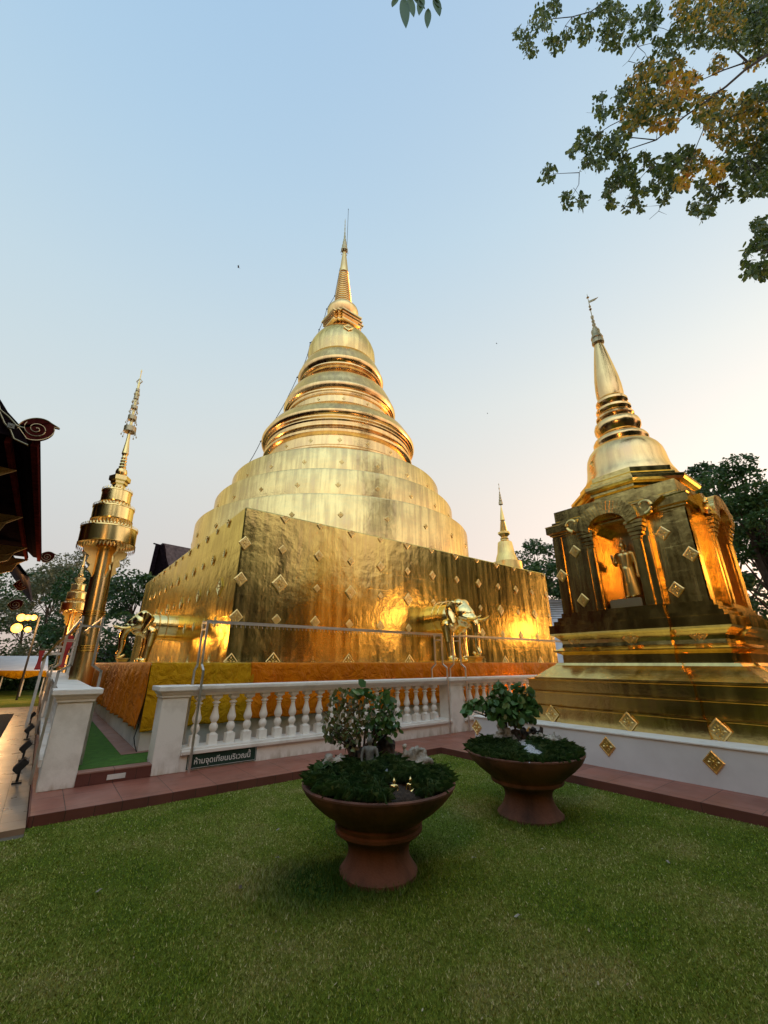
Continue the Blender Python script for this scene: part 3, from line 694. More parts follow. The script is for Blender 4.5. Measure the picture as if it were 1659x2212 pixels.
b.build('bells', M['gold_dark'], ch)
b = MB(); lx, ly = lean(zs(27)); b.tube([(CC[0]+lx+.14, CC[1]+ly-.09, zs(25.9)), (CC[0]+lx+.13, CC[1]+ly-.09, zs(29.2))], .014, 5); b.sphere((CC[0]+lx+.13, CC[1]+ly-.09, zs(29.2)), .03, 6, 5)
b.build('lightning_rod', M['black'], ch)
# lightning cable running down the left side with little clamps
b = MB(); k = MB(); A = PI*59/180+PI/2+.12
def onside(r, z): l = lean(zs(z)); return (CC[0]+l[0]+1.02*r*math.cos(A), CC[1]+l[1]+1.02*r*math.sin(A), zs(z))
pts = [(.24, 23.9), (.50, 21.6), (.93, 20.5), (1.05, 19.75), (1.3, 18.9), (1.74, 17.9), (2.3, 15.5), (3.78, 11.5), (4.84, 9.06), (5.44, 7.85), (6.02, 6.7), (6.06, 4.2)]
fine = []
for (r0, z0), (r1, z1) in zip(pts[:-1], pts[1:]):
    for q in range(6): s = q/6; fine.append(onside(r0+(r1-r0)*s-.10*math.sin(PI*s)*(1 if z0 < 19 and z0 > 8 else 0), z0+(z1-z0)*s))
fine.append(onside(*pts[-1])); b.tube(fine, .016, 5); b.build('lightning_cable', M['black'], ch)
for p in pts[1:-1]:
    q = onside(*p); k.sphere(q, (.05, .05, .03), 6, 4)
k.build('cable_clamps', M['black'], ch)
# rosettes
ros = []
rows = [(5.04, 0), (4.19, 1), (3.32, 2), (2.47, 3), (1.53, 4)]
def rad(j, i):
    odd = j % 2 == 1
    return {0: .15 if odd else .11, 1: .12 if odd else .15, 2: (.23 if j == 1 else .19) if odd else .105, 3: .125 if odd else .15, 4: .2 if odd else .13}[i]
for z, i in rows:
    for j in range(0, 13):
        x = CX0+[0, 1.06, 2.10, 3.14, 4.19, 5.25, 6.33, 7.5, 8.64, 9.77, 10.87, 11.95, 13.0][j]
        if j == 0 and z > 5: continue
        ros.append(((x+(.09 if j == 0 else 0), CY0, z), (0, -1, 0), rad(j, i)))
    for j in range(1, 12):
        ros.append(((CX0, CY0+[0, 1.2, 2.17, 3.13, 4.13, 5.12, 6.12, 7.12, 8.1, 9.1, 10.1, 11.1][j], z-.02), (-1, 0, 0), rad(j, i)))
for r, z, nn, ph in ((5.97, 5.95, 24, .02), (5.37, 7.25, 24, .0), (4.8, 8.42, 22, .02), (3.47, 10.1, 18, 0), (2.62, 12.75, 14, .05), (1.9, 15.9, 12, .0)):
    for k_ in range(nn):
        a = PI*239/180+ph+2*PI*(k_-nn//2)/nn
        if abs(k_-nn//2) < nn*.27: l = lean(zs(z)); ros.append(((CC[0]+l[0]+1.02*r*math.cos(a), CC[1]+l[1]+1.02*r*math.sin(a), zs(z)), (math.cos(a), math.sin(a), 0), .105 if r > 3 else .085))
ros.append(((CC[0]+1.02*1.72*math.cos(R(245)), CC[1]+1.02*1.72*math.sin(R(245)), zs(17.75)), (math.cos(R(245)), math.sin(R(245)), .28), .3))
def clipped(bb, zmin, zmax):
    for i, (x, y, z) in enumerate(bb.v): bb.v[i] = (x, y, min(max(z, zmin), zmax))
    return bb
ros.sort(key=lambda q: -q[2]*abs(Vector(q[1]).dot((Vector(q[0])-Vector((0, 0, H))).normalized()))/(Vector(q[0])-Vector((0, 0, H))).length)
rest = MB()
for i, (c, n_, r) in enumerate(ros):
    r_ = r if not (c[0] == CX0+.09) else .17
    b = clipped(rosette(r_*.93, n_, c), 1.475, ZT-.02 if c[2] < 5.2 else 99)
    if i < 100: b.build('rosette', M['gold_orn'], ch)
    else: rest.add(b.v, b.f)
tag(rest.build('rosettes', M['gold_orn'], ch), kind='stuff')

# ------------------------------------------------------------------ elephants
def elephant(loc, rot, s, label):
    t = thing('elephant_statue', (0, 0, 0), label, 'statue', 'golden elephants stepping out of the chedi base')
    c = lambda a, ra, b_, rb: ('c', a, ra, b_, rb)
    body = [c((-.35, 0, 1.06), .42, (.55, 0, 1.06), .38), c((-.35, .05, 1.06), .42, (.55, .03, 1.08), .36), c((-.35, -.05, 1.06), .42, (.55, -.03, 1.08), .36),
            c((.55, 0, 1.12), .33, (.86, 0, 1.14), .25), c((.6, 0, .95), .3, (.95, 0, 1.02), .2), ('s', (.74, .20, .95), (.18, .15, .24)), ('s', (.74, -.20, .95), (.18, .15, .24))]
    for sy in (-1, 1):
        body += [c((.66, sy*.24, .88), .17, (.70, sy*.24, .48), .115), c((.70, sy*.24, .48), .115, (.74, sy*.24, .10), .105), ('s', (.78, sy*.24, .07), (.15, .12, .07))]
    head = [('s', (1.0, 0, 1.16), (.25, .24, .27)), ('s', (.94, .1, 1.40), (.15, .13, .14)), ('s', (.94, -.1, 1.40), (.15, .13, .14)), c((1.1, 0, 1.12), .17, (1.28, 0, 1.0), .13),
            ('s', (1.02, 0, .92), (.17, .13, .13)), c((1.02, .14, 1.10), .1, (1.22, .1, 1.03), .07), c((1.02, -.14, 1.10), .1, (1.22, -.1, 1.03), .07), c((1.0, 0, 1.38), .13, (1.2, 0, 1.15), .13)]
    tr = [(1.28, 0, 1.02), (1.37, 0, .86), (1.39, 0, .68), (1.37, 0, .50), (1.38, 0, .34), (1.44, 0, .22), (1.42, 0, .17), (1.33, 0, .16), (1.26, 0, .22)]
    rr = [.125, .105, .09, .078, .066, .055, .05, .045, .035]
    for i in range(len(tr)-1): head.append(c(tr[i], rr[i], tr[i+1], rr[i+1]))
    head += [c((1.2, .1, 1.03), .05, (1.27, .11, 1.0), .04), c((1.2, -.1, 1.03), .05, (1.27, -.11, 1.0), .04)]
    blob('body', body+head, .017, M['gold_polish'], t, 4)
    for sy in (-1, 1):
        e = MB(); V = []; F = []; nu, nv = 12, 8
        for i in range(nu+1):
            for j in range(nv+1):
                u = i/nu; v = j/nv
                zz = 1.44-u*.60; wd = .34*math.sin(PI*(.12+.83*u)**.85)*(1-.25*u); x = .96-wd*v; y = sy*(.20+.09*math.sin(v*PI*.8)+.025*math.sin(v*9+u*5)+.05*v)
                V.append((x, y, zz+.04*math.sin(v*5)))
        for i in range(nu):
            for j in range(nv): a = i*(nv+1)+j; F.append((a, a+1, a+nv+2, a+nv+1))
        e.add(V, F, True); o = e.build('ear', M['gold_polish'], t, sharp=180); m_ = o.modifiers.new('s', 'SOLIDIFY'); m_.thickness = .03; m_.offset = 0
        b = MB(); b.tube([(1.22, sy*.11, 1.02), (1.36, sy*.15, .985), (1.5, sy*.17, .985), (1.62, sy*.16, 1.02), (1.69, sy*.15, 1.06)], [.042, .04, .034, .024, .008], 10); b.build('tusk', M['gold_polish'], t)
        b = MB(); b.sphere((1.165, sy*.185, 1.17), (.026, .014, .018), 10, 6); b.build('eye', M['black'], t)
    # harness bands over the shoulders
    for xx, w_ in ((.52, .03), (.30, .02)):
        b = MB(); pts = [(xx, .47*math.cos(a)*.97, 1.08+.445*math.sin(a)) for a in [PI*2*i/24 for i in range(25)]]
        b.tube(pts, .012, 6); b.build('harness_band', M['gold_polish'], t)
    b = MB(); b.loft([[(x0, -y, z), (x1, -y, z), (x1, y, z), (x0, y, z)] for (x0, x1, y, z) in ((-.02, 1.08, .5, -.02), (-.02, 1.08, .5, .02), (-.02, 1.04, .46, .035))])
    b.build('slab', M['gold_polish'], t)
    b = MB(); b.loft([[(1.28-w_, -w_, z), (1.28+w_, -w_, z), (1.28+w_, w_, z), (1.28-w_, w_, z)] for w_, z in ((.13, -.02), (.13, .0), (.11, .02), (.13, .04), (.11, .055), (.14, .075), (.12, .09), (.16, .11), (.16, .135))])
    b.build('pedestal', M['gold_matt'], t)
    t.location = loc; t.rotation_euler = (0, 0, rot); t.scale = (s, s, s)
    return t
elephant((CX0, 14.95, 1.50), PI, 1.0, 'golden elephant stepping out of the left face of the chedi base, facing left')
elephant((9.5, CY0, 1.52), -PI/2, 1.16, 'golden elephant stepping out of the front face of the chedi base, behind the steel frames')

# ------------------------------------------------------------------ the smaller chedi at right
SX, SY = 9.19, 3.17
def proj_sq(a, z, wfrac=.5, dp=.06, vc=None):
    w_ = a*wfrac; q = a+dp; o = []
    base = [(a, -a), (a, -w_), (q, -w_), (q, w_), (a, w_)]
    for k in range(4):
        c, s = math.cos(k*PI/2), math.sin(k*PI/2)
        for x, y in base: o.append((SX+x*c-y*s, SY+x*s+y*c, z))
    return o
t2 = thing('small_chedi', (SX, SY, 0), 'golden shrine chedi at right with arched niche and bell spire on a white base', 'chedi')
b = MB(); b.box(6.64, 11.75, .6, 5.74, 0, .545); b.build('white_base', M['white2'], t2)
b = MB(); b.box(6.62, 11.77, .58, 5.76, .545, .56); b.build('coping', M['white'], t2)
b = MB(); b.loft([proj_sq(a, z, .5, .05) for a, z in ((2.09, .56), (2.09, .775), (2.11, .785), (2.11, .80), (1.95, .805), (1.95, 1.0), (1.97, 1.01), (1.97, 1.025), (1.80, 1.03), (1.80, 1.20), (1.82, 1.21), (1.82, 1.225), (1.72, 1.23), (1.72, 1.25), (1.45, 1.45), (1.43, 1.455), (1.40, 1.50), (1.31, 1.505))])
b.build('stepped_plinth', M['gold_tier'], t2)
b = MB(); pf = [(1.31, 1.50), (1.31, 1.64), (1.34, 1.66), (1.42, 1.70), (1.42, 1.715), (1.33, 1.76), (1.30, 1.78), (1.29, 1.84), (1.30, 1.90), (1.36, 1.96), (1.42, 2.0), (1.44, 2.03), (1.44, 2.18), (1.37, 2.19), (1.37, 2.26), (1.31, 2.265), (1.31, 2.335), (1.25, 2.34), (1.25, 2.42), (1.1, 2.422)]
b.loft([proj_sq(a, z, .46, .06) for a, z in pf]); b.build('moulded_base', M['gold_tier'], t2)
# body: core, arched wall panels on every face, projecting porch frames
A = 1.2; NZ0 = 2.42
b = MB(); b.box(SX-.86, SX+.86, SY-.86, SY+.86, 2.41, 4.0); b.build('core', M['gold_ring'], t2)
def archpts(hw, zs_, top, n=14):
    return [(-hw*math.cos(PI*i/n), zs_+(top-zs_)*math.sin(PI*i/n)**.9) for i in range(n+1)]
def face(k, pts, d0, d1):     # profile (s, z) extruded from distance d0 to d1 outward of face k
    c, s = math.cos(k*PI/2), math.sin(k*PI/2)
    f = lambda d, q, z: (SX+d*c-q*s, SY+d*s+q*c, z)
    return [f(d0, q, z) for q, z in pts], Vector(((d1-d0)*c, (d1-d0)*s, 0))
def archwall(b, k, halfw, d0, d1, hw, top, zsp, z0=NZ0, z1=3.99):
    ap = archpts(hw, zsp, top)
    # strips: left pier, right pier, spandrels
    P, off = face(k, [(-halfw, z0), (-hw, z0), (-hw, z1), (-halfw, z1)], d0, d1); b.prism(P, off)
    P, off = face(k, [(hw, z0), (halfw, z0), (halfw, z1), (hw, z1)], d0, d1); b.prism(P, off)
    for (s0, za), (s1, zb) in zip(ap[:-1], ap[1:]):
        P, off = face(k, [(s0, min(za, z1-.01)), (s1, min(zb, z1-.01)), (s1, z1), (s0, z1)], d0, d1); b.prism(P, off)
b = MB()
for k in range(4): archwall(b, k, A if k % 2 == 0 else .86, .86, A, .33, 3.97, 3.80)
b.build('wall', M['gold_body'], t2)
for k in (2, 3, 1):
    b = MB(); archwall(b, k, .62, A, A+.10, .33, 4.13, 3.84, NZ0, 4.0)
    # pilasters with stepped capitals
    for sg in (-1, 1):
        for (q0, q1, dd) in ((.36, .48, .135), (.50, .60, .12)):
            P, off = face(k, [(sg*q0, NZ0), (sg*q1, NZ0), (sg*q1, 3.6), (sg*q0, 3.6)], A+.10, A+dd); b.prism(P, off)
        for (q0, q1, z0, z1, dd) in ((.33, .50, 3.58, 3.63, .15), (.32, .53, 3.64, 3.70, .17), (.315, .555, 3.71, 3.77, .19), (.30, .58, 3.78, 3.84, .21), (.29, .6, 3.85, 3.90, .23)):
            P, off = face(k, [(sg*q0, z0), (sg*q1, z0), (sg*q1, z1), (sg*q0, z1)], A+.10, A+dd); b.prism(P, off)
    b.build('porch_frame', M['gold_body'], t2)
    # arched hood with curled ends
    b = MB(); no = 22; outer = []; inner = []
    for i in range(no+1):
        a = PI*i/no; outer.append((-.55*math.cos(a), 3.93+.46*math.sin(a)**.85)); inner.append((-.34*math.cos(a), 3.86+.275*math.sin(a)**.9))
    for i in range(no):
        P, off = face(k, [inner[i], inner[i+1], outer[i+1], outer[i]], A+.10, A+.26); b.prism(P, off)
    for sg in (-1, 1):
        sp = []
        for i in range(22):
            th = -PI*.5+i*.30; r = .15*(1-i/26); sp.append((sg*(.66+r*math.cos(th)*1.0), 4.11+r*math.sin(th)))
        P0, off = face(k, sp, A+.12, A+.25)
        b.tube([Vector(p)+off*.5 for p in P0], [.045*(1-i/30) for i in range(22)], 8)
        P, off = face(k, [(sg*(.66+.115*math.cos(i*PI/8)), 4.11+.115*math.sin(i*PI/8)) for i in range(16)], A+.10, A+.19); b.prism(P, off)
        P, off = face(k, [(sg*.5, 3.93), (sg*.68, 3.96), (sg*.82, 4.12), (sg*.98, 4.22), (sg*.75, 4.28), (sg*.55, 4.14), (sg*.47, 4.06)], A+.10, A+.2); b.prism(P, off)
    b.build('arched_hood', M['gold_body'], t2, bevel=.006)
b = MB()
for k in (2, 3):
    for sg in (-1, 1):
        b = MB(); P, off = face(k, [(sg*1.03, NZ0), (sg*(A+.022), NZ0), (sg*(A+.022), 3.96), (sg*1.03, 3.96)], A, A+.022); b.prism(P, off); b.build('corner_pilaster', M['gold_body'], t2)
b = MB(); b.loft([proj_sq(a, z, .5, .0005) for a, z in ((1.2, 3.96), (1.215, 3.965), (1.215, 4.0), (1.25, 4.01), (1.25, 4.04), (1.30, 4.06), (1.30, 4.2), (1.31, 4.22), (1.2, 4.225), (1.2, 4.30), (1.13, 4.305), (1.145, 4.33), (1.145, 4.55), (1.1, 4.565), (.9, 4.57))])
b.build('cornice', M['gold_tier'], t2)
def lathe2(name, prof, m, n=64, cx=SX-.04, cy=SY-.07):
    b = MB(); b.lathe(prof, (cx, cy, 0), n, True); return b.build(name, m, t2, sharp=30)
b = MB()
def octo(r, z): return [(SX-.03+r*1.06*math.cos(R(22.5+45*k)), SY-.05+r*1.06*math.sin(R(22.5+45*k)), z) for k in range(8)]
b.loft([octo(r, z) for r, z in ((.95, 4.55), (.95, 4.66), (1.02, 4.68), (1.02, 4.74), (1.10, 4.76), (1.13, 4.80), (1.13, 4.86), (.98, 4.93), (.98, 4.97), (.92, 5.02), (.92, 5.12))])
b.build('octagonal_base', M['gold_tier'], t2)
lathe2('bell', [(.88, 5.1), (.875, 5.16), (.83, 5.26), (.80, 5.36), (.78, 5.48), (.765, 5.62), (.74, 5.75), (.69, 5.86), (.62, 5.95), (.56, 6.0)], M['gold_ring'])
lathe2('spire_rings', [(.53, 5.98), (.535, 6.06), (.55, 6.09), (.55, 6.14), (.52, 6.2), (.46, 6.25), (.42, 6.28), (.40, 6.32), (.43, 6.38), (.465, 6.45), (.47, 6.53), (.45, 6.6), (.39, 6.66), (.34, 6.69), (.35, 6.72), (.385, 6.75), (.39, 6.79), (.35, 6.84), (.32, 6.87), (.33, 6.9), (.36, 6.94), (.36, 6.99), (.32, 7.04), (.28, 7.07), (.29, 7.1), (.33, 7.15), (.33, 7.2), (.30, 7.25), (.27, 7.28)], M['gold_ring'])
lathe2('bud_spire', [(.27, 7.27), (.285, 7.4), (.28, 7.6), (.26, 7.85), (.225, 8.1), (.18, 8.4), (.13, 8.7), (.10, 8.86), (.09, 8.9)], M['gold_ring'], 32)
lathe2('crown', [(.09, 8.84), (.14, 8.92), (.135, 9.0), (.125, 9.04), (.14, 9.08), (.11, 9.17), (.095, 9.2), (.1, 9.3), (.09, 9.34), (.05, 9.36), (.055, 9.42), (.03, 9.45), (.045, 9.52), (.025, 9.57), (.04, 9.63), (.018, 9.68), (.035, 9.74), (.035, 9.79), (.01, 9.82), (.01, 9.98), (.035, 10.02), (.01, 10.06), (.03, 10.12), (.01, 10.15), (.008, 10.4), (.035, 10.42), (.008, 10.46), (.003, 10.55)], M['gold_dark'], 14)
b = MB(); b.prism([(SX-.04, SY-.07, 10.24), (SX+.02, SY-.2, 10.26), (SX+.06, SY-.28, 10.33), (SX+.0, SY-.18, 10.31), (SX-.04, SY-.07, 10.31)], (.008, .004, 0)); b.build('vane', M['gold_dark'], t2)
k2 = []
for s_, z_ in ((.79, 3.61), (-.79, 3.61), (.79, 2.64), (-.79, 2.64)): k2.append(((SX-A, SY+s_, z_), (-1, 0, 0), .12))
k2 += [((SX-A-.022, SY+1.13, 3.17), (-1, 0, 0), .12), ((SX-A-.022, SY-1.12, 3.17), (-1, 0, 0), .12), ((SX-1.29-.01, SY+1.04, 1.9), (-1, 0, -.35), .12), ((SX-1.37, SY, 1.9), (-1, 0, -.35), .13), ((SX-1.29-.01, SY-.96, 1.9), (-1, 0, -.35), .12)]
k2 += [((SX-2.11, SY+q, .675), (-1, 0, 0), .13) for q in (1.2, 2.0)]+[((SX-2.16, SY-.06, .675), (-1, 0, 0), .13), ((SX-2.11, SY-1.15, .675), (-1, 0, 0), .14)]
k2 += [((6.64, v, .375), (-1, 0, 0), .115) for v in (5.68, 4.55, 3.29, 2.03, .8)]
k2 += [((SX-.74*.94, SY+.24, 5.58), (-.95, .2, .15), .17)]
for c, n_, r in k2: rosette(r, n_, c).build('rosette', M['gold_orn'], t2)

# statue in the niche: standing figure with one raised hand
bs = thing('buddha_statue', (8.17, 3.10, 2.44), 'golden standing Buddha with one hand raised inside the arched niche', 'statue')
def standing(bx, by, bz, hgt):
    k = hgt/1.2; P = lambda x, y, z: (bx-y*k, by-x*k, bz+z*k); c = lambda a, ra, b_, rb: ('c', P(*a), ra*k, P(*b_), rb*k)
    pr = [c((.055, 0, .04), .05, (.06, 0, .32), .058), c((-.055, 0, .04), .05, (-.06, 0, .32), .058), c((0, 0, .3), .09, (0, 0, .56), .1), c((-.03, 0, .56), .085, (-.05, .0, .84), .1), c((.03, 0, .56), .085, (.05, 0, .84), .1),
          c((-.12, 0, .88), .055, (.12, 0, .88), .055), c((0, 0, .88), .045, (0, 0, .98), .04), ('s', P(0, .01, 1.05), (.07*k, .06*k, .085*k)), ('s', P(0, 0, 1.13), (.035*k, .035*k, .045*k)), c((0, 0, 1.14), .02, (0, 0, 1.24), .008),
          c((.16, 0, .87), .042, (.19, 0, .66), .034), c((.19, 0, .66), .032, (.19, .02, .46), .024), ('s', P(.19, .02, .42), (.02*k, .03*k, .05*k)),
          c((-.16, 0, .87), .042, (-.19, .0, .68), .034), c((-.19, 0, .68), .032, (-.17, .16, .72), .025), c((-.17, .16, .72), .024, (-.17, .18, .82), .016)]
    for q in range(4): pr.append(c((-.19+.014*q, .185, .79), .009, (-.195+.018*q, .19, .87-abs(q-1.5)*.008), .006))
    pr.append(c((-.145, .18, .76), .009, (-.125, .18, .80), .006))
    pr += [('s', P(.055, .05, .02), (.08*k, .045*k, .025*k)), ('s', P(-.055, .05, .02), (.08*k, .045*k, .025*k)), ('s', P(.07, 0, 1.04), (.012*k, .012*k, .035*k)), ('s', P(-.07, 0, 1.04), (.012*k, .012*k, .035*k)), ('s', P(0, .065, 1.035), (.016*k, .01*k, .02*k))]
    return pr
blob('body', standing(8.13, 3.12, 2.60, 1.1), .009, M['gold_matt'], bs, 3)
b = MB()      # robe falling from the shoulders in a thin flared sheet
rings = []
for z, wx, wy in ((2.64, .13, .06), (2.70, .135, .065), (2.92, .115, .07), (3.10, .10, .08), (3.16, .095, .075)): rings.append([(8.13+wy*math.cos(a), 3.10+wx*math.sin(a)*(1+.04*math.sin(8*a)), z) for a in [2*PI*i/28 for i in range(28)]])
b.loft(rings, True); b.build('robe', M['gold_matt'], bs, sharp=60)
b = MB(); b.box(7.96, 8.32, 2.92, 3.46, 2.425, 2.58); b.build('pedestal', M['gold_dark'], bs, bevel=.01)

# ------------------------------------------------------------------ gold ceremonial umbrella poles
def umbrella_pole(loc, s, label):
    t = thing('umbrella_pole', (0, 0, 0), label, 'ceremonial pole', 'golden tiered umbrella poles')
    z = lambda v: v-1.5
    def lp(name, pf, m=M['gold_pole'], n=32, par=t): b = MB(); b.lathe(pf, (0, 0, 0), n, True); return b.build(name, m, par, sharp=30)
    lp('pole', [(.150, z(.6)), (.150, z(1.2)), (.145, z(1.9)), (.14, z(2.6)), (.135, z(3.0)), (.13, z(3.3))])
    for zz in (1.70, 2.22):
        for q in (-.035, 0, .035):
            b = MB(); b.lathe([(.145, z(zz+q-.012)), (.16, z(zz+q-.006)), (.16, z(zz+q+.006)), (.145, z(zz+q+.012))], (0, 0, 0), 32); b.build('collar_ring', M['gold_polish'], t)
    for r, z0, z1 in ((.402, 3.33, 3.60), (.299, 3.75, 3.98), (.221, 4.08, 4.29)):
        d = lp('tier', [(r*.95, z(z0-.005)), (r+.008, z(z0-.005)), (r+.01, z(z0+.01)), (r, z(z0+.015)), (r, z(z1-.015)), (r+.01, z(z1-.01)), (r+.008, z(z1+.005)), (r*.3, z(z1+.03))], M['gold_polish'], 56)
        nf = int(2*PI*r/.05)
        for (zb, zt) in ((z(z1), z(z1+.055)), (z(z0), z(z0-.10))):
            b = MB(); b.lathe([(r-.004, zb-.004), (r+.006, zb-.004), (r+.006, zb+.004), (r-.004, zb+.004)], (0, 0, 0), nf)
            for k in range(nf):
                a = 2*PI*k/nf; cx_, cy_ = (r+.004)*math.cos(a), (r+.004)*math.sin(a); e = Vector((-math.sin(a), math.cos(a), 0))*.024; o_ = Vector((math.cos(a), math.sin(a), 0))*.008
                c0 = Vector((cx_, cy_, zb)); b.add([c0-e, c0-e*.6+Vector((0, 0, (zt-zb)*.6)), Vector((cx_, cy_, zt)), c0+e*.6+Vector((0, 0, (zt-zb)*.6)), c0+e, c0+o_+Vector((0, 0, (zt-zb)*.4))], [(0, 1, 5), (1, 2, 5), (2, 3, 5), (3, 4, 5)])
            b.build('leaf_fringe', M['gold_orn'], d)
    for k in range(4):
        a = k*PI/2+.4; b = MB(); e = Vector((math.cos(a), math.sin(a), 0)); p_ = Vector((-math.sin(a), math.cos(a), 0))
        pts = [(.13, 3.28), (.34, 3.28), (.33, 3.18), (.24, 3.12), (.26, 3.02), (.2, 2.98), (.23, 2.9), (.17, 2.85), (.135, 2.78)]
        b.prism([e*r+Vector((0, 0, z(q)))-p_*.012 for r, q in pts], p_*.024); b.build('bracket', M['gold_orn'], t)
    b = MB(); hx6 = lambda r, zz: [(r*math.cos(PI/3*k), r*math.sin(PI/3*k), z(zz)) for k in range(6)]
    b.loft([hx6(r, q) for r, q in ((.05, 4.28), (.05, 4.36), (.10, 4.38), (.10, 4.42), (.13, 4.44), (.13, 4.48), (.165, 4.5), (.165, 4.58), (.08, 4.6))]); b.build('hexagonal_seat', M['gold_pole'], t)
    lp('finial', [(.05, z(4.58)), (.085, z(4.63)), (.092, z(4.68)), (.08, z(4.73)), (.05, z(4.75)), (.06, z(4.78)), (.045, z(4.81)), (.056, z(4.84)), (.042, z(4.87)), (.052, z(4.9)), (.04, z(4.93)), (.048, z(4.96)), (.036, z(4.99)), (.04, z(5.02)), (.056, z(5.05)), (.05, z(5.1)), (.03, z(5.3)), (.024, z(5.45)), (.02, z(6.6)), (.008, z(6.65)), (.008, z(6.85)), (.014, z(6.87)), (.003, z(6.92))], M['gold_pole'], 20)
    for r, zz, hh in ((.10, 5.50, .12), (.072, 5.76, .1), (.055, 6.0, .08), (.042, 6.22, .07), (.034, 6.4, .06)):
        d = lp('small_tier', [(r*.8, z(zz)), (r, z(zz+.005)), (r, z(zz+hh*.9)), (r*.4, z(zz+hh))], M['gold_dark'], 18); b = MB()
        for k in range(8):
            a = k*PI/4; x, y = r*1.0*math.cos(a), r*1.0*math.sin(a); b.tube([(x, y, z(zz)), (x*1.15, y*1.15, z(zz-.05))], .003, 4); b.sphere((x*1.2, y*1.2, z(zz-.07)), (.011, .011, .022), 6, 4)
        b.build('bells', M['gold_dark'], d)
    b = MB(); q = .055
    for (a, c) in (((0, 6.56), (q, 6.63)), ((q, 6.63), (0, 6.70)), ((0, 6.70), (-q, 6.63)), ((-q, 6.63), (0, 6.56))): b.bar((a[0]*.79, a[0]*-.61, z(a[1])), (c[0]*.79, c[0]*-.61, z(c[1])), .014)
    b.build('diamond_finial', M['gold_dark'], t)
    t.location = loc; t.scale = (s, s, s); t.rotation_euler = (R(-1.3), R(-1.9), 0); return t
umbrella_pole((.68, 11.2, 1.5), 1.4, 'tall golden pole with tiered umbrella crown behind the near white pillar')
q = at(134, 1432, 22); umbrella_pole((q.x, q.y, 1.5), 1.4, 'smaller looking golden umbrella pole farther back at left, in front of trees')

# ------------------------------------------------------------------ bonsai planters
def planter(cx, cy, prof, label):
    t = thing('planter', (cx, cy, 0), label, 'planter', 'pedestal bowls on the lawn')
    b = MB(); b.lathe(prof, (cx, cy, 0), 72, True); b.build('bowl', M['terracotta'], t, sharp=40)
    return t
def local(cx, cy): return lambda r, f, z: Vector((cx, cy, z))+cw(r, f)
def mound(P, R_, z0, top, holes, t, n=9000, hgt=.055, seed=0):
    rr = np.random.default_rng(seed); b = MB(); ring = []
    for k, (q, z) in enumerate(((R_, z0-.03), (R_*.92, z0+.01), (R_*.75, z0+.4*(top-z0)), (R_*.5, z0+.7*(top-z0)), (R_*.2, top-.02), (.01, top-.02))):
        ring.append([P(q*math.cos(2*PI*i/32), q*math.sin(2*PI*i/32), z+(.012*math.sin(i*1.7+k) if 0 < k < 5 else 0)) for i in range(32)])
    b.loft(ring, True); b.build('soil', M['soil'], t, sharp=180)
    a = rr.uniform(0, 2*PI, n); q = R_*np.sqrt(rr.random(n))*1.0; r = q*np.cos(a); f = q*np.sin(a)
    k = np.ones(n, bool)
    for (hr, hf, hs, hl, ang) in holes:
        dr = r-hr; df = f-hf; c_, s_ = math.cos(ang), math.sin(ang); k &= ((dr*c_+df*s_)/hs)**2+((-dr*s_+df*c_)/hl)**2 > 1
    r, f, q = r[k], f[k], q[k]; n = len(r)
    z = z0+(top-z0)*np.clip(1-(q/R_)**1.7, 0, 1)+rr.normal(0, .008, n)+.02*np.sin(r*17)*np.cos(f*15)
    B = np.stack([cx_ for cx_ in (r*math.cos(YAW)+f*math.sin(YAW), -r*math.sin(YAW)+f*math.cos(YAW), z)], 1)+np.array([P(0, 0, 0).x, P(0, 0, 0).y, 0])
    # arching blades of two segments
    h = hgt*rr.uniform(.5, 1.3, n); th = rr.uniform(0, 2*PI, n); od = np.stack([np.cos(th), np.sin(th), np.zeros(n)], 1); ln = (h*rr.uniform(.3, 1.3, n))[:, None]
    W = np.stack([-np.sin(th), np.cos(th), np.zeros(n)], 1)*.0013
    Mid = B+od*ln*.4+np.array([0, 0, 1])*h[:, None]*.9; T = B+od*ln*1.3+np.array([0, 0, 1])*(h*rr.uniform(.3, 1.1, n))[:, None]
    V = np.stack([B-W, B+W, Mid+W*.8, T, Mid-W*.8], 1).reshape(-1, 3); F = np.arange(5*n).reshape(-1, 5)
    tag(npmesh('mondo_grass', V, F, M['moss'], t), kind='stuff')
def rockmesh(name, pts, m, parent, vox=.01, amp=.02, seed=0, lift=.045):
    up = Vector((0, 0, lift)); pts = [('c', Vector(p[1])+up*.3, p[2]*1.12, Vector(p[3])+up, p[4]*1.15) if p[0] == 'c' else ('s', Vector(p[1])+up*.6, p[2]) for p in pts]
    from mathutils import noise as mn
    return blob(name, pts, vox, m, parent, 2, lambda co, nn: nn*(amp*(mn.noise(co*22+Vector((seed, 0, 0)))+.6*mn.noise(co*48))))
def gravel(P, pts, t, seed=0, name='gravel', R_=.58, z0=.595, top=.70):
    rr = np.random.default_rng(seed); V = []; F = []
    for (r, f, z, w_) in pts:
        for _ in range(int(420*w_/.1)):
            rr_, ff = r+rr.normal(0, w_*.45), f+rr.normal(0, w_*.45); s = rr.uniform(.005, .010); c = P(rr_, ff, z0+(top-z0)*max(0, 1-(math.hypot(rr_, ff)/R_)**1.6)+.004+rr.uniform(0, .012)); n0 = len(V)
            dz = rr.uniform(.6, 1); V += [(c.x-s, c.y, c.z), (c.x, c.y-s, c.z), (c.x+s, c.y, c.z), (c.x, c.y+s, c.z), (c.x, c.y, c.z+s*dz), (c.x, c.y, c.z-s)]
            F += [(n0, n0+1, n0+4), (n0+1, n0+2, n0+4), (n0+2, n0+3, n0+4), (n0+3, n0, n0+4)]
    tag(npmesh(name, np.array(V), np.array(F), M['gravel'], t), kind='stuff')

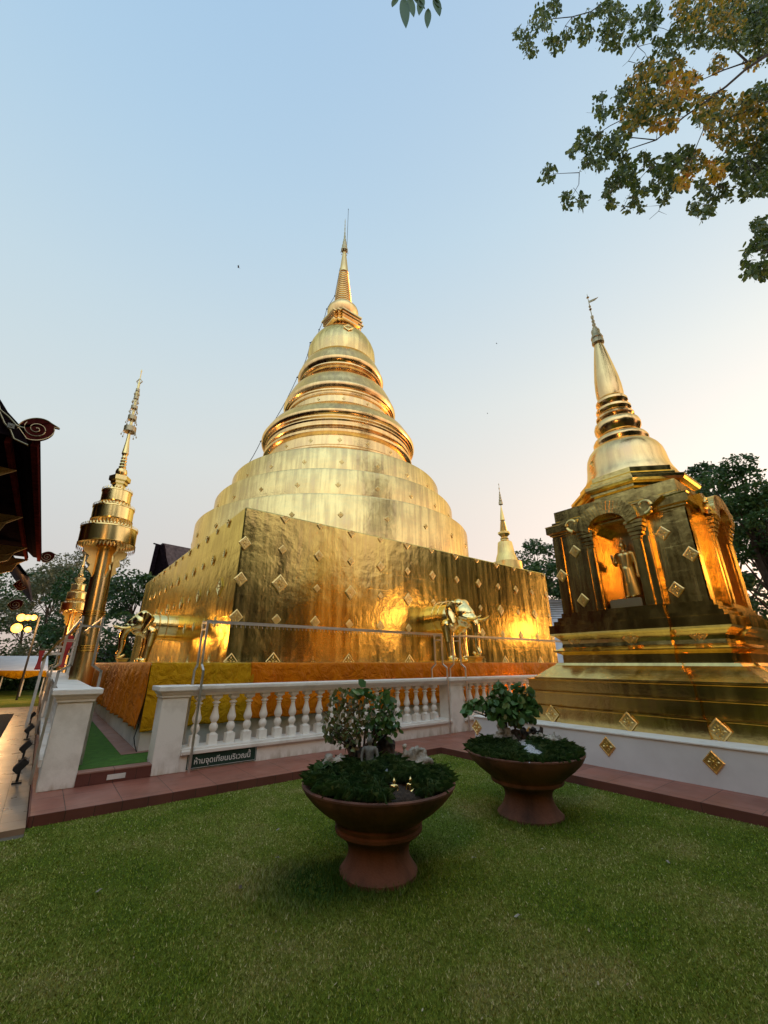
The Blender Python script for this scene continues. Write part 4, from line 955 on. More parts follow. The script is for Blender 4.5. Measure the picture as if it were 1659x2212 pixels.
# --- first planter
p1 = planter(2.345, 3.07, [(.285, 0), (.297, .01), (.298, .035), (.285, .05), (.262, .08), (.243, .11), (.232, .15), (.236, .19), (.252, .225), (.285, .255), (.318, .275), (.338, .29), (.342, .31), (.330, .322), (.337, .335), (.345, .35), (.338, .362), (.375, .39), (.45, .435), (.52, .49), (.565, .535), (.592, .565), (.604, .59), (.610, .592), (.613, .606), (.603, .614), (.588, .612), (.575, .59), (.55, .575), (.02, .57)],
    'terracotta pedestal bowl nearest the camera, planted with dark grass and figurines')
P = local(2.345, 3.07)
mound(P, .55, .60, .70, [(.06, -.16, .06, .19, -.25), (.17, -.42, .16, .13, .2)], p1, 30000, .06, 3)
gravel(P, [(.02, -.05, .672, .045), (.03, -.12, .66, .035), (.05, -.2, .645, .035), (.08, -.28, .628, .04)], p1, 4)
def bonsai1():
    t = thing('bonsai_tree', P(-.15, .12, .66), 'many-stemmed bonsai with reddish green leaves in the nearest bowl', 'bonsai', 'bonsai in the pedestal bowls')
    rr = random.Random(5); st = MB(); B0 = P(-.15, .12, .66)
    st.tube([P(-.16, .12, .64), P(-.16, .12, .74), P(-.155, .12, .82)], [.085, .06, .045], 9)
    tips = []
    for i in range(15):
        a = -1.25+2.5*(i/14)+rr.uniform(-.1, .1); fz = rr.uniform(-.1, .12); top = rr.uniform(.92, 1.24)-.10*abs(a); sp = .27*math.sin(a)
        b0 = P(-.15+.07*math.sin(a*1.2), .12+fz*.3, .70); b1 = P(-.15+.12*math.sin(a)+rr.uniform(-.02, .02), .12+fz*.7, .84); b2 = P(-.15+sp*.8+rr.uniform(-.02, .02), .12+fz, .84+(top-.84)*.5); b3 = P(-.15+sp*1.15, .12+fz*1.3, top)
        st.tube([b0, b1, b2, b3], [.014, .011, .007, .003], 6); tips += [b2, b3, b2.lerp(b3, .5)]
        for _ in range(2):
            q = b2.lerp(b3, rr.random()); e = q+cw(rr.uniform(-.1, .1), rr.uniform(-.07, .07), rr.uniform(-.06, .08)); st.tube([q, e], [.004, .002], 5); tips.append(e)
    for dx, z in ((-.29, .98), (.14, 1.0), (.22, 1.05), (-.27, .92), (.2, 1.0)):
        e = P(-.15+dx, .08, z); st.tube([P(-.15+dx*.5, .1, z-.08), e], [.006, .003], 5); tips.append(e)
    st.build('stems', M['bark'], t)
    r_ = np.random.default_rng(8); n = 900; Q = []
    for i in range(n):
        tp = np.array(tips[r_.integers(len(tips))]) if i % 2 else np.array(P(-.15+.27*math.sin(r_.uniform(-1.4, 1.4)), .12+r_.uniform(-.16, .16), 1.15+.16*r_.uniform(-1, 1)))
        q = tp+r_.normal(0, .028, 3); rel = (Vector(q)-B0); rx = rel.x*math.cos(YAW)-rel.y*math.sin(YAW)
        if q[2] > 1.29 or abs(rx) > .34: continue
        Q.append(q)
    Q = np.array(Q); rx = (Q[:, 0]-B0.x)*math.cos(YAW)-(Q[:, 1]-B0.y)*math.sin(YAW)
    gr = (rx > .07+r_.normal(0, .06, len(Q))) | ((Q[:, 2] > 1.27) & (abs(rx) < .12))
    leaf_cloud(Q[~gr], .044, .75, .62, 'reddish_leaves', M['leaf_red'], t); leaf_cloud(Q[gr], .05, .7, .66, 'green_leaves', M['leaf_bonsai'], t)
    Q2 = np.array([P(-.14+random.uniform(-.06, .08), .10+random.uniform(-.05, .05), 1.25+random.uniform(0, .05)) for _ in range(16)]); leaf_cloud(Q2, .085, .3, .75, 'top_leaves', M['leaf_bonsai'], t)
bonsai1()
def seated(P0, k, m, name, label, cat='figurine', group=None):
    t = thing(name, P0, label, cat, group); Q = lambda x, y, z: P0+cw(x*k, y*k, z*k); c = lambda a, ra, b_, rb: ('c', Q(*a), ra*k, Q(*b_), rb*k)
    pr = [c((-.2, .0, .09), .09, (.2, 0, .09), .09), c((-.24, .02, .08), .08, (0, -.16, .07), .07), c((.24, .02, .08), .08, (0, -.16, .07), .07),
          c((0, .02, .12), .14, (0, .03, .3), .11), c((0, .03, .3), .12, (0, .03, .5), .14), c((-.15, .03, .56), .07, (.15, .03, .56), .07), c((0, .03, .56), .055, (0, .03, .68), .05),
          ('s', Q(0, .01, .78), (.095*k, .095*k, .12*k)), ('s', Q(0, .03, .89), (.055*k, .055*k, .05*k)), c((0, .03, .9), .035, (0, .03, 1.0), .01),
          c((-.2, .03, .54), .055, (-.25, .0, .34), .045), c((-.25, 0, .34), .045, (-.2, -.1, .15), .035), c((.2, .03, .54), .055, (.25, 0, .34), .045), c((.25, 0, .34), .045, (.04, -.14, .17), .035),
          ('s', Q(-.095, .02, .77), (.02*k, .02*k, .05*k)), ('s', Q(.095, .02, .77), (.02*k, .02*k, .05*k)), ('s', Q(0, -.085, .775), (.018*k, .018*k, .025*k))]
    blob('body', pr, .026*k, m, t, 3); return t
seated(P(-.075, -.02, .685), .27, M['stone'], 'buddha_figurine', 'small grey stone seated Buddha in front of the bonsai stems')
t = thing('rock', P(.31, .06, .66), 'pale jagged rock at the right of the nearest bowl', 'rock', 'rocks in the planters')
rockmesh('stone', [('c', P(.22, .06, .66), .035, P(.215, .05, .79), .012), ('c', P(.26, .06, .66), .04, P(.27, .06, .76), .022), ('c', P(.31, .05, .66), .045, P(.325, .06, .765), .026), ('c', P(.35, .07, .66), .04, P(.37, .07, .76), .024), ('c', P(.2, .06, .66), .03, P(.4, .05, .68), .04)], M['rock'], t, .009, .022, 2)
t = thing('rock', P(.06, .26, .66), 'dark pointed rock behind the stone Buddha in the nearest bowl', 'rock', 'rocks in the planters')
rockmesh('stone', [('c', P(-.02, .26, .66), .07, P(.05, .27, .80), .045), ('c', P(.05, .26, .66), .08, P(.10, .28, .76), .04), ('s', P(.14, .24, .67), (.07, .06, .06))], M['darkrock'], t, .012, .025, 5)
t = thing('rock', P(-.40, -.02, .64), 'pale mossy rock at the left of the nearest bowl, partly under leaves', 'rock', 'rocks in the planters')
rockmesh('stone', [('c', P(-.44, .0, .63), .05, P(-.41, .02, .71), .035), ('c', P(-.38, .0, .63), .06, P(-.32, .03, .70), .035), ('s', P(-.27, .02, .65), (.07, .05, .04))], M['rock'], t, .012, .02, 9)
q = np.array([P(-.40+random.gauss(0, .045), -.03+random.gauss(0, .04), .725+random.uniform(-.02, .03)) for _ in range(34)])
tag(leaf_cloud(q, .06, .5, .7, 'leafy_sprig', M['leaf_mid']), 'pale green leafy sprig growing over the left rock in the nearest bowl', 'plant')
seated(P(.115, -.40, .60), .12, M['gold_orn'], 'gold_figurine', 'tiny pale gold seated figurine at the bowl front, the left one', 'figurine', 'tiny gold figurines')
seated(P(.235, -.36, .60), .12, M['gold_polish'], 'gold_figurine', 'tiny bright gold seated figurine at the bowl front, the right one', 'figurine', 'tiny gold figurines')
for nme, rr_, m_ in (('left', .115, 0),): pass

# --- second planter
p2 = planter(4.36, 3.09, [(.318, 0), (.332, .012), (.334, .03), (.318, .045), (.292, .07), (.264, .11), (.245, .155), (.24, .2), (.25, .24), (.29, .28), (.34, .305), (.372, .32), (.376, .335), (.372, .35), (.38, .362), (.43, .40), (.50, .45), (.565, .51), (.602, .56), (.612, .585), (.618, .588), (.620, .6), (.610, .608), (.596, .605), (.585, .585), (.56, .57), (.02, .565)],
    'terracotta pedestal bowl farther from the camera, with white gravel, by the white base')
P = local(4.36, 3.09)
mound(P, .585, .59, .675, [(-.03, -.25, .11, .30, .15), (.02, .03, .10, .16, 0)], p2, 24000, .05, 7)
gravel(P, [(.01, .08, .645, .05), (.01, -.02, .64, .06), (.0, -.12, .632, .065), (-.01, -.22, .622, .07), (-.03, -.32, .61, .08), (-.05, -.42, .602, .09), (-.04, -.5, .597, .08), (.03, -.38, .605, .06)], p2, 5, top=.675)
def bonsai2():
    global P
    t = thing('bonsai_tree', P(-.15, .1, .64), 'dense green bonsai with big leaves on a short trunk in the farther bowl', 'bonsai', 'bonsai in the pedestal bowls')
    st = MB(); rr = random.Random(9); r_ = np.random.default_rng(12); st.tube([P(-.17, .1, .62), P(-.15, .1, .75), P(-.16, .09, .86), P(-.13, .1, .95), P(-.14, .1, 1.1)], [.06, .034, .03, .026, .014], 9)
    cl = [(-.18, .1, 1.12, .17), (-.02, .1, 1.14, .15), (-.32, .08, 1.06, .13), (-.45, .08, 1.07, .08), (-.56, .06, 1.05, .05), (.1, .1, 1.08, .12), (.2, .08, 1.04, .08), (-.1, -.02, 1.0, .14), (.05, 0, .98, .11), (-.24, 0, .97, .10), (-.05, .05, .9, .06), (.12, .05, .93, .07), (-.2, .1, 1.24, .06), (.05, .1, 1.25, .06), (.16, .1, 1.2, .05), (-.58, .05, 1.0, .03)]
    for r0, f0, z0, s in cl: st.tube([P(-.15, .1, .88), P((r0-.15)/2, (f0+.1)/2, (z0+.9)/2-.02), P(r0, f0, z0)], [.014, .009, .004], 6)
    st.build('trunk', M['bark'], t); Q = []
    for r0, f0, z0, s in cl:
        n = int(900*s*s*3.2)+8
        v = r_.normal(size=(n, 3)); v /= np.linalg.norm(v, axis=1)[:, None]; c_ = np.array(P(r0, f0, z0)); Q.append(c_+v*s*(r_.random((n, 1))**.4)*np.array([1, 1, .8]))
    leaf_cloud(np.concatenate(Q), .078, .75, .8, 'leaves', M['leaf_bonsai'], t, jitter=.3)
bonsai2()
t = thing('rock', P(-.2, .0, .62), 'brown rugged rock at the foot of the green bonsai in the farther bowl', 'rock', 'rocks in the planters')
rockmesh('stone', [('c', P(-.27, .0, .62), .06, P(-.25, .02, .70), .04), ('c', P(-.2, .03, .63), .06, P(-.21, .05, .79), .035), ('c', P(-.12, .03, .63), .05, P(-.15, .05, .74), .03), ('c', P(-.08, 0, .62), .04, P(-.1, .02, .68), .02)], M['rock'], t, .012, .03, 3)
t = thing('rock', P(.24, .02, .62), 'grey ridge-shaped rock at the right of the farther bowl, beside the gravel', 'rock', 'rocks in the planters')
rockmesh('stone', [('c', P(.12, .0, .63), .03, P(.11, .02, .69), .02)]+[('c', P(.15+.05*i, .0, .62), .042, P(.155+.052*i, .02, .70+.02*math.sin(i*2.1)), .014) for i in range(6)], M['rock'], t, .010, .024, 6)
t = thing('rock', P(.18, .22, .64), 'dark lumpy rock behind the grey ridge rock in the farther bowl', 'rock', 'rocks in the planters')
rockmesh('stone', [('c', P(.05, .2, .64), .05, P(.08, .2, .72), .03), ('c', P(.12, .22, .64), .05, P(.2, .22, .72), .03), ('c', P(.26, .22, .64), .04, P(.29, .22, .75), .014)], M['darkrock'], t, .012, .03, 8)
seated(P(-.06, .03, .67), .21, M['darkrock'], 'stone_figurine', 'small dark brown seated figurine under the green bonsai in the farther bowl')

# ------------------------------------------------------------------ floodlights along the side kerb
def floodlight(loc, rz, s, label, m=None):
    t = thing('floodlight', (0, 0, 0), label, 'floodlight', 'black floodlights along the side balustrade')
    b = MB(); b.box(-.07, .07, -.05, .05, 0, .02); b.bar((0, 0, .02), (0, 0, .14), .03); b.build('stand', M['black'], t)
    b = MB(); b.obox((0, 0, .2), (.09, 0, 0), (0, .03, .03), (0, -.05, .06)); b.build('housing', M['black'], t, bevel=.006)
    b = MB(); b.obox((0, -.034, .235-.005), (.075, 0, 0), (0, .002, .002), (0, -.04, .05)); b.build('glass', M['steel'], t)
    t.location = loc; t.rotation_euler = (0, 0, rz); t.scale = (s, s, s); return t
floodlight((.06, 7.75, .05), PI/2, 1.0, 'black floodlight on the tiled path, nearest to the first pillar')
floodlight((.07, 9.4, .05), PI/2, 1.0, 'black floodlight on the tiled path, second from the near pillar')
floodlight((.07, 11.8, .05), PI/2, 1.0, 'black floodlight on the tiled path, third from the near pillar')
floodlight((.07, 14.6, .05), PI/2, 1.0, 'black floodlight on the tiled path, farthest along the balustrade')

# ------------------------------------------------------------------ naga gable shrine with red banners at left
t = thing('naga_gateway', (.45, 13.4, ZK), 'white gateway with curved golden naga roof and red banners behind the side balustrade', 'gateway')
b = MB(); pts = [(-.1, 1.55), (.02, 1.75), (.12, 1.95), (.27, 2.12), (.42, 2.28), (.55, 2.55), (.62, 2.62)]
b.loft([[(.05+u, 13.3, z-.05), (.05+u, 13.3, z+.05), (.05+u, 13.5, z+.05), (.05+u, 13.5, z-.05)] for u, z in pts]); b.build('naga_roof', M['gold_polish'], t)
for u in (-.02, .5):
    b = MB(); b.box(u, u+.06, 13.36, 13.44, ZK, 1.75 if u < 0 else 2.3); b.build('post', M['white'], t)
b = MB(); b.box(.0, .55, 13.38, 13.42, 1.68, 1.74); b.box(.1, .52, 13.38, 13.42, 1.85, 1.9); b.box(.22, .52, 13.38, 13.42, 2.0, 2.05); b.build('lintel', M['white'], t)
for u, z0, z1 in ((-.13, 1.35, 1.78), (.33, 1.4, 2.15)):
    b = MB(); g_ = [[(u+.02*math.sin(z*9), 13.28, z), (u+.12+.03*math.sin(z*7), 13.27+.02*math.sin(z*13), z), (u+.12+.03*math.sin(z*7), 13.285+.02*math.sin(z*13), z), (u+.02*math.sin(z*9), 13.29, z)] for z in [z0+(z1-z0)*i/10 for i in range(11)]]
    b.loft(g_); b.build('banner', M['red_flag'], t)

# ------------------------------------------------------------------ timber hall at far left
def atv(px, py, V): d = ray(px, py); k = V/d.y; return (d.x*k, V, H+d.z*k)
th_ = thing('timber_hall', (-6, 17, 0), 'dark red timber temple hall with scrolled eaves at the left edge', 'temple hall')
EU, EZ = -1.06, 6.0; VA, VB = 10.35, 23.4
prof = [(EU, EZ), (-1.35, 6.03), (-1.7, 6.35), (-2.3, 7.0), (-3.2, 8.1), (-4.4, 9.7), (-6.0, 12.2)]
b = MB(); th = .16
b.prism([(u, VA, z) for u, z in prof]+[(u+.02, VA, z-th) for u, z in prof[::-1]], (0, VB-VA, 0)); b.build('roof', M['wood_dark'], th_)
b = MB(); b.prism([(-6, VA, 12.2)]+[(-12-u, VA, z) for u, z in prof[::-1]]+[(-12-u-.02, VA, z-th) for u, z in prof]+[(-6, VA, 12.0)], (0, VB-VA, 0)); b.build('roof', M['wood_dark'], th_)
b = MB(); b.box(EU-.10, EU+.015, VA+.02, VB-.02, EZ-.30, EZ-.17); b.build('fascia', M['red_dark'], th_)
b = MB(); b.box(EU-.5, EU-.42, VA+.05, VB-.05, EZ-.34, EZ-.16); b.build('purlin', M['red_dark'], th_)
b = MB(); b.box(-8.4, -3.6, VA+.6, VB-.4, 0, 6.6); b.build('wall', M['red_dark'], th_)
b = MB(); b.box(-3.6, EU-.5, VA+.1, VB-.1, EZ-.18, EZ-.15); b.build('soffit', M['wood_dark'], th_)
for v in (11.9, 16.0, 20.5, 22.9):
    b = MB(); b.lathe([(.20, 0), (.19, 3), (.17, 6)], (-3.3, v, 0), 16); b.build('column', M['red_dark'], th_)
    b = MB(); b.prism([(-1.42, v, 5.66), (-3.2, v, 5.66), (-3.12, v, 3.7), (-2.85, v, 3.95), (-2.7, v, 4.35), (-2.35, v, 4.55), (-2.2, v, 4.95), (-1.85, v, 5.1), (-1.75, v, 5.4)], (0, .07, 0)); br_ = b.build('bracket', M['bracket'], th_)
    b = MB(); pp = [(-1.62, 5.56), (-1.95, 5.3), (-2.25, 5.3), (-2.42, 4.95), (-2.7, 4.85), (-2.85, 4.4), (-3.05, 4.2)]; b.tube([(x, v-.01, z) for x, z in pp], [.03]*7, 6); b.build('vine_relief', M['bracket'], br_)
def scroll(cx_, v, cz, r, label=None):
    b = MB(); n = 34; o = []
    for i in range(n):
        a = R(200)-2*PI*.86*i/(n-1); rr_ = r*(1+.10*math.sin(a*2)); o.append((cx_+rr_*math.cos(a)*1.02, v, cz+rr_*math.sin(a)*.95))
    o.insert(0, (cx_-r*1.15, v, cz-.05*r))
    tipi = [i for i, p in enumerate(o) if p[0] > cx_+r*.75 and p[2] > cz+.1*r]
    if tipi: i = tipi[0]; o[i] = (cx_+r*1.30, v, cz+r*.55)
    b.prism(o, (0, .08, 0)); s_ = b.build('scroll', M['red_dark'], th_)
    b = MB(); sp_ = [(cx_+.75*r*(1-i/60)*math.cos(i*.22+2.6), v-.012, cz+.72*r*(1-i/60)*math.sin(i*.22+2.6)) for i in range(56)]
    b.tube(sp_, .009*r/.28, 5); b.tube([(x, v-.006, z) for x, y, z in o]+[(o[0][0], v-.006, o[0][2])], .010*r/.28, 5); b.build('spiral_relief', M['gold_dark'], s_)
x, _, z = atv(79, 927, 10.2); scroll(x, 10.2, z, .27)
x, _, z = atv(101, 1203, 23.6); scroll(x, 23.6, z, .26)
def board(v, pts, lo, name='bargeboard', m='wood_dark', bead=True):
    b = MB(); b.prism([(u, v, z) for u, z in pts]+[(u, v, z) for u, z in lo[::-1]], (0, .07, 0)); o = b.build(name, M[m], th_)
    if bead:
        for q in (pts, lo):
            b = MB(); b.tube([(u, v-.01, z) for u, z in q], .016, 6); b.build('beading', M['gold_dark'], o)
            for i in range(len(q)-1):
                pass
A1 = [atv(*p, 10.2) for p in ((52, 925), (36, 920), (20, 902), (0, 885))]; A2 = [atv(*p, 10.2) for p in ((60, 962), (30, 948), (22, 928), (10, 915))]
board(10.2, [(p[0], p[2]) for p in A1]+[(-2.3, 7.5), (-3.6, 9.4), (-6, 13)], [(p[0], p[2]) for p in A2]+[(-2.3, 7.1), (-3.6, 8.9), (-6, 12.2)])
b = MB(); q = atv(24, 920, 10.18); b.box(q[0]-.055, q[0]+.055, 10.165, 10.185, q[2]-.05, q[2]+.05); b.sphere((q[0], 10.16, q[2]), .022, 8, 6); b.build('glass_inlay', M['stone'], th_)
b = MB(); b.prism([(EU+.02, 10.27, EZ-.05), (-1.45, 10.27, EZ+.02), (-6, 10.27, 12.0), (-6, 10.27, 6.2), (-3.6, 10.27, 5.7), (EU-.4, 10.27, EZ-.22)], (0, .05, 0)); b.build('gable', M['wood_dark'], th_)
# lower roof tier of the hall behind
b = MB(); z2 = 5.1; b.prism([(-1.3, 24, z2), (-1.6, 24, z2+.1), (-4.5, 24, 9), (-4.5, 24, 8.8), (-1.32, 24, z2-.18)], (0, 9, 0)); b.build('lower_roof', M['roofdark'], th_)
x, _, z = atv(47, 1263, 28); scroll(x, 28, z, .3); x, _, z = atv(33, 1306, 33.2); scroll(x, 33.2, z, .33)
b = MB(); b.box(-8, -3.2, 23.5, 33, 0, 5.6); b.build('rear_wall', M['red_dark'], th_)

# ------------------------------------------------------------------ far left: tent, lamps, roofs
t = thing('canopy_tent', at(40, 1432, 24), 'white canvas canopy tent with a draped yellow valance, far left', 'tent')
def tentp(px, Y, z): q = at(px, 1432, Y); return (q.x, q.y, z)
zt = lambda py, Y: at(50, py, Y).z
b = MB(); b.add([tentp(-170, 21, zt(1449, 21)), tentp(108, 21, zt(1449, 21)), tentp(100, 24.5, zt(1417, 24.5)), tentp(-140, 24.5, zt(1417, 24.5)), tentp(-170, 28, zt(1440, 24)), tentp(96, 28, zt(1440, 24))], [(0, 1, 2, 3), (3, 2, 5, 4)])
o = b.build('canvas', M['tent'], t); m_ = o.modifiers.new('s', 'SOLIDIFY'); m_.thickness = .02
V = []; F = []; nn_ = 120
for i in range(nn_+1):
    px = -170+278*i/nn_; dr = abs(math.sin(PI*(px-10)/80)) ; zb = zt(1459, 21)-.14*dr
    V += [tentp(px, 20.98, zt(1448.5, 21)), tentp(px, 20.9-.03*math.sin(i*.9), (zt(1448.5, 21)+zb)/2), tentp(px, 20.95, zb)]
for i in range(nn_):
    for j in range(2): a = i*3+j; F.append((a, a+3, a+4, a+1))
npmesh('valance', V, F, M['yellow'], t)
for px in (-120, 15, 62, 104):
    b = MB(); p0 = tentp(px, 21.05, 0); b.bar(p0, (p0[0], p0[1], zt(1449, 21)), .05); b.build('pole', M['white2'], t)
# floodlight cluster on a mast
mb_ = at(58, 1432, 19); t = thing('lamp_mast', (mb_.x, mb_.y, 0), 'mast with five lit warm floodlights glowing in front of the left trees', 'lamp mast')
b = MB(); b.tube([(mb_.x, mb_.y, 0), (mb_.x, mb_.y, at(58, 1332, 19).z)], .04, 6); b.build('mast', M['black'], t)
b = MB(); b.bar(at(40, 1338, 19), at(78, 1333, 19), .05); b.bar(at(38, 1358, 19), at(66, 1361, 19), .05); b.build('crossarm', M['black'], t)
for px, py, r_ in ((46, 1334, .16), (60, 1334, .12), (73, 1334, .12), (36, 1357, .20), (60, 1360, .12)):
    q = at(px, py, 18.9); b = MB(); b.sphere(q, (r_, r_, r_), 16, 10); lm = b.build('lamp', M['lamp'], t)
pl = bpy.data.lights.new('lamp_light', 'POINT'); pl.energy = 350; pl.color = (1, .55, .2); pl.shadow_soft_size = .4
po = bpy.data.objects.new('lamp_light', pl); COL.objects.link(po); po.location = at(55, 1345, 18.2)
# grey gabled roof behind the tent
q0, q1, q2 = at(45, 1424, 34), at(158, 1400, 34), at(258, 1424, 34); d_ = cw(0, 7)
t = thing('grey_roof_house', (q1.x, q1.y, 0), 'low house with grey gabled roof behind the white tent', 'house')
b = MB(); b.prism([tuple(q0), tuple(q1), tuple(q2), (q2.x, q2.y, q2.z-.2), (q1.x, q1.y, q1.z-.2), (q0.x, q0.y, q0.z-.2)], d_); b.build('roof', M['roofgrey'], t)
b = MB(); a_ = cw(.3, .3); b.prism([(q0.x+a_.x+1, q0.y+a_.y, 0), (q2.x+a_.x-1, q2.y+a_.y, 0), (q2.x+a_.x-1, q2.y+a_.y, q2.z-.1), (q1.x+a_.x, q1.y+a_.y, q1.z-.25), (q0.x+a_.x+1, q0.y+a_.y, q0.z-.1)], cw(0, 6)); b.build('wall', M['wood_dark'], t)
# steep dark roof behind the chedi's left shoulder
Y_ = 32; r0, r1, e0 = at(347, 1176, Y_), at(425, 1191, Y_+3), at(300, 1345, Y_); e1 = at(392, 1345, Y_)
t = thing('steep_roof_hall', (e0.x, e0.y, 0), 'steep dark purplish roof of a temple hall behind the left shoulder of the great chedi', 'temple hall')
b = MB(); up = Vector((0, 0, .25)); dr_ = (r1-r0)*3; n_ = Vector((0, 0, -.2))
b.add([r0, r0+dr_, e1+Vector((0, 0, 0))+dr_, Vector(e1)], [(0, 1, 2, 3)]); b.add([r0, r0+dr_, e0+dr_+cw(-1, 6), Vector(e0)+cw(-.3, 2)], [(0, 1, 2, 3)])
o = b.build('roof', M['roofdark'], t); m_ = o.modifiers.new('s', 'SOLIDIFY'); m_.thickness = .25
b = MB(); b.prism([tuple(r0), tuple(Vector(e0)), (e0.x, e0.y, 2), (e1.x, e1.y, 2), tuple(Vector(e1))], cw(0, .2)); b.build('gable', M['wood_dark'], t)
for (pa, pb) in (((342, 1177), (302, 1345)), ((350, 1177), (372, 1300))):
    b = MB(); b.bar(at(*pa, Y_-.1), at(*pb, Y_-.1), .35, .2, up=cw(0, 1)); b.build('bargeboard', M['wood_dark'], t)
b = MB(); b.bar(at(332, 1174, Y_-.1), at(347, 1178, Y_-.1), .1); b.build('finial', M['wood_dark'], t)

# ------------------------------------------------------------------ far small chedi and metal roofs at right
q = at(1118, 1432, 32); t = thing('distant_chedi', (q.x, q.y, 0), 'small pale gold chedi rising far behind the right end of the square base', 'chedi')
K = 32*.94/885*1.12
zz = lambda py: at(1110, py, 32).z
pf = lambda L: [(r*K, zz(y)) for r, y in L]
for nm, L in (('base', [(60, 1500), (60, 1330), (45, 1320), (45, 1250), (30, 1245), (30, 1216)]), ('bell', [(23, 1214), (21, 1205), (17.5, 1195), (16, 1182), (14.5, 1172), (9, 1168)]), ('throne', [(9, 1168), (8, 1166), (9, 1164), (6.5, 1160), (12.5, 1154), (12.5, 1150), (8, 1148)]), ('rings', sum([[(8-.35*i, 1148-2.6*i), (7.2-.35*i, 1147-2.6*i)] for i in range(9)], [])), ('spire', [(5, 1124), (3, 1108), (1.2, 1096), (.8, 1091)]), ('crown', [(.8, 1091), (4.5, 1090), (4.2, 1084), (1, 1083), (3.4, 1082), (3.2, 1078), (1, 1077), (2.6, 1076), (2.4, 1072), (.8, 1071), (2, 1070), (1.8, 1067), (.8, 1066), (1.4, 1064), (.6, 1062), (.6, 1058), (1.3, 1055), (.4, 1052), (.4, 1048), (1, 1047), (.2, 1044)])):
    b = MB(); b.lathe(pf(L), (q.x, q.y, 0), 8 if nm == 'throne' else 32, True, lean=None); b.build(nm, M['gold_dark'] if nm == 'crown' else M['gold_matt'], t, sharp=25)
t = thing('metal_roof_shed', at(1200, 1432, 26), 'shed with ribbed grey metal roof between the great chedi and the small one', 'shed')
b = MB()
for i in range(26):
    a0 = at(1165, 1297+i*5.2, 26+.0*i); a1 = at(1240, 1296+i*5.4, 26); b.bar(a0+cw(0, -.25*i*.3), a1+cw(0, -.25*i*.3), .09, .05)
rib = b; b = MB(); c0, c1 = at(1165, 1296, 26.1), at(1240, 1295, 26.1); c2, c3 = at(1240, 1432, 23.9), at(1165, 1432, 23.9); b.prism([c0, c1, c2, c3], cw(0, .1)); sh = b.build('roof', M['corr'], t); rib.build('ribs', M['roofgrey'], sh)

# ------------------------------------------------------------------ trees
def T(px, Y): q = at(px, 1432, Y); return (q.x, q.y, 0)
def hh(py, Y): return at(829, py, Y).z
tree(T(265, 31), hh(1235, 31)*1.02, 3.4, M['leaf_dark'], 'dense dark green tree left of the elephant, behind the umbrella pole', .24, 9000, 30, .12, seed=1)
tree(T(150, 34), hh(1225, 34), 3.2, M['leaf_dark'], 'dense dark green tree between the two umbrella poles', .24, 8000, 28, .12, seed=2)
tree(T(80, 40), hh(1212, 40), 3.6, M['leaf_olive'], 'olive green loose tree behind the lamp mast', .28, 5200, 26, .2, seed=3)
tree(T(150, 52), hh(1168, 52), 4.2, M['leaf_olive'], 'tall thin tree coloured pale for haze, rising behind the dark trees at left', .30, 3800, 26, .45, seed=4)
tree(T(30, 50), hh(1215, 50), 4.5, M['leaf_olive'], 'tall loose tree at the far left below the hall eaves', .30, 4200, 26, .4, seed=5)
tree(T(-60, 44), hh(1180, 44), 5, M['leaf_dark'], 'dark tree beyond the timber hall, at the left edge', .3, 6000, 26, .1, seed=6)
tree(T(1190, 36), hh(1155, 36), 4.0, M['leaf_dark'], 'dark tree in the gap between the great chedi and the small chedi', .24, 9000, 30, .1, seed=7)
tree(T(1250, 30), hh(1185, 30), 3.4, M['leaf_dark'], 'dark tree hidden mostly behind the small chedi', .26, 6000, 28, .1, seed=8)
tree(T(1640, 17), hh(985, 17), 1.7, M['leaf_dark'], 'tall dark tree behind the right side of the small chedi', .15, 10000, 34, .1, seed=9)
tree(T(1730, 12.5), hh(965, 12.5), 1.9, M['leaf_mid'], 'bright green bushy tree at the right edge of the picture', .12, 16000, 36, .06, seed=10)
tree(T(1760, 20), hh(985, 20), 3.4, M['leaf_dark'], 'dark tree beyond the right edge', .2, 7000, 28, .05, seed=15)
hb_ = MB()
for i, (px, w_) in enumerate(((-90, 5), (10, 5), (110, 5), (215, 5), (300, 4))):
    base = T(px, 27)
    r_ = np.random.default_rng(60+i); n = 2600; Pq = np.stack([r_.normal(base[0], 1.3, n), r_.normal(base[1], .8, n), np.abs(r_.normal(0, .55, n))], 1)
    o = leaf_cloud(Pq, .16, mt=M['leaf_dark'], hexa=False, name='hedge_bush')
    tag(o, ['low dark bush under the tent canopy, far left', 'low dark bush below the tent front, near the tent pole', 'low dark bush beneath the right end of the tent', 'low dark bush behind the left balustrade', 'low dark bush behind the platform corner'][i], 'bush', 'low bushes behind the path')
# trees standing behind the photographer: they darken the lawn and show in the gold
for i, (u, v, h_, r_, lb) in enumerate(((-12, -9, 13, 5.5, 'leftmost'), (-4.5, -12, 14, 5.5, 'second from the left'), (3, -12.5, 14, 5.5, 'third from the left'), (10, -12.5, 12, 4.6, 'left of the gap in the trees'), (28.5, -6.5, 15, 4.6, 'right of the gap in the trees'), (35, -4.5, 15, 4.6, 'by the right corner'), (-9, -1.5, 11, 3.0, 'closest to the path'))):
    tree((u, v, 0), h_, r_, M['leaf_dark'], 'tall dark tree behind the photographer, '+lb, 1.15, 9000, 40, .0, seed=20+i, trunk=.3)
tree(tuple(cw(8.5, -3.5)), 12, 4.4, M['leaf_dark'], 'big spreading tree right behind the photographer, toward the small chedi', .75, 9000, 34, .35, seed=41, trunk=.4)

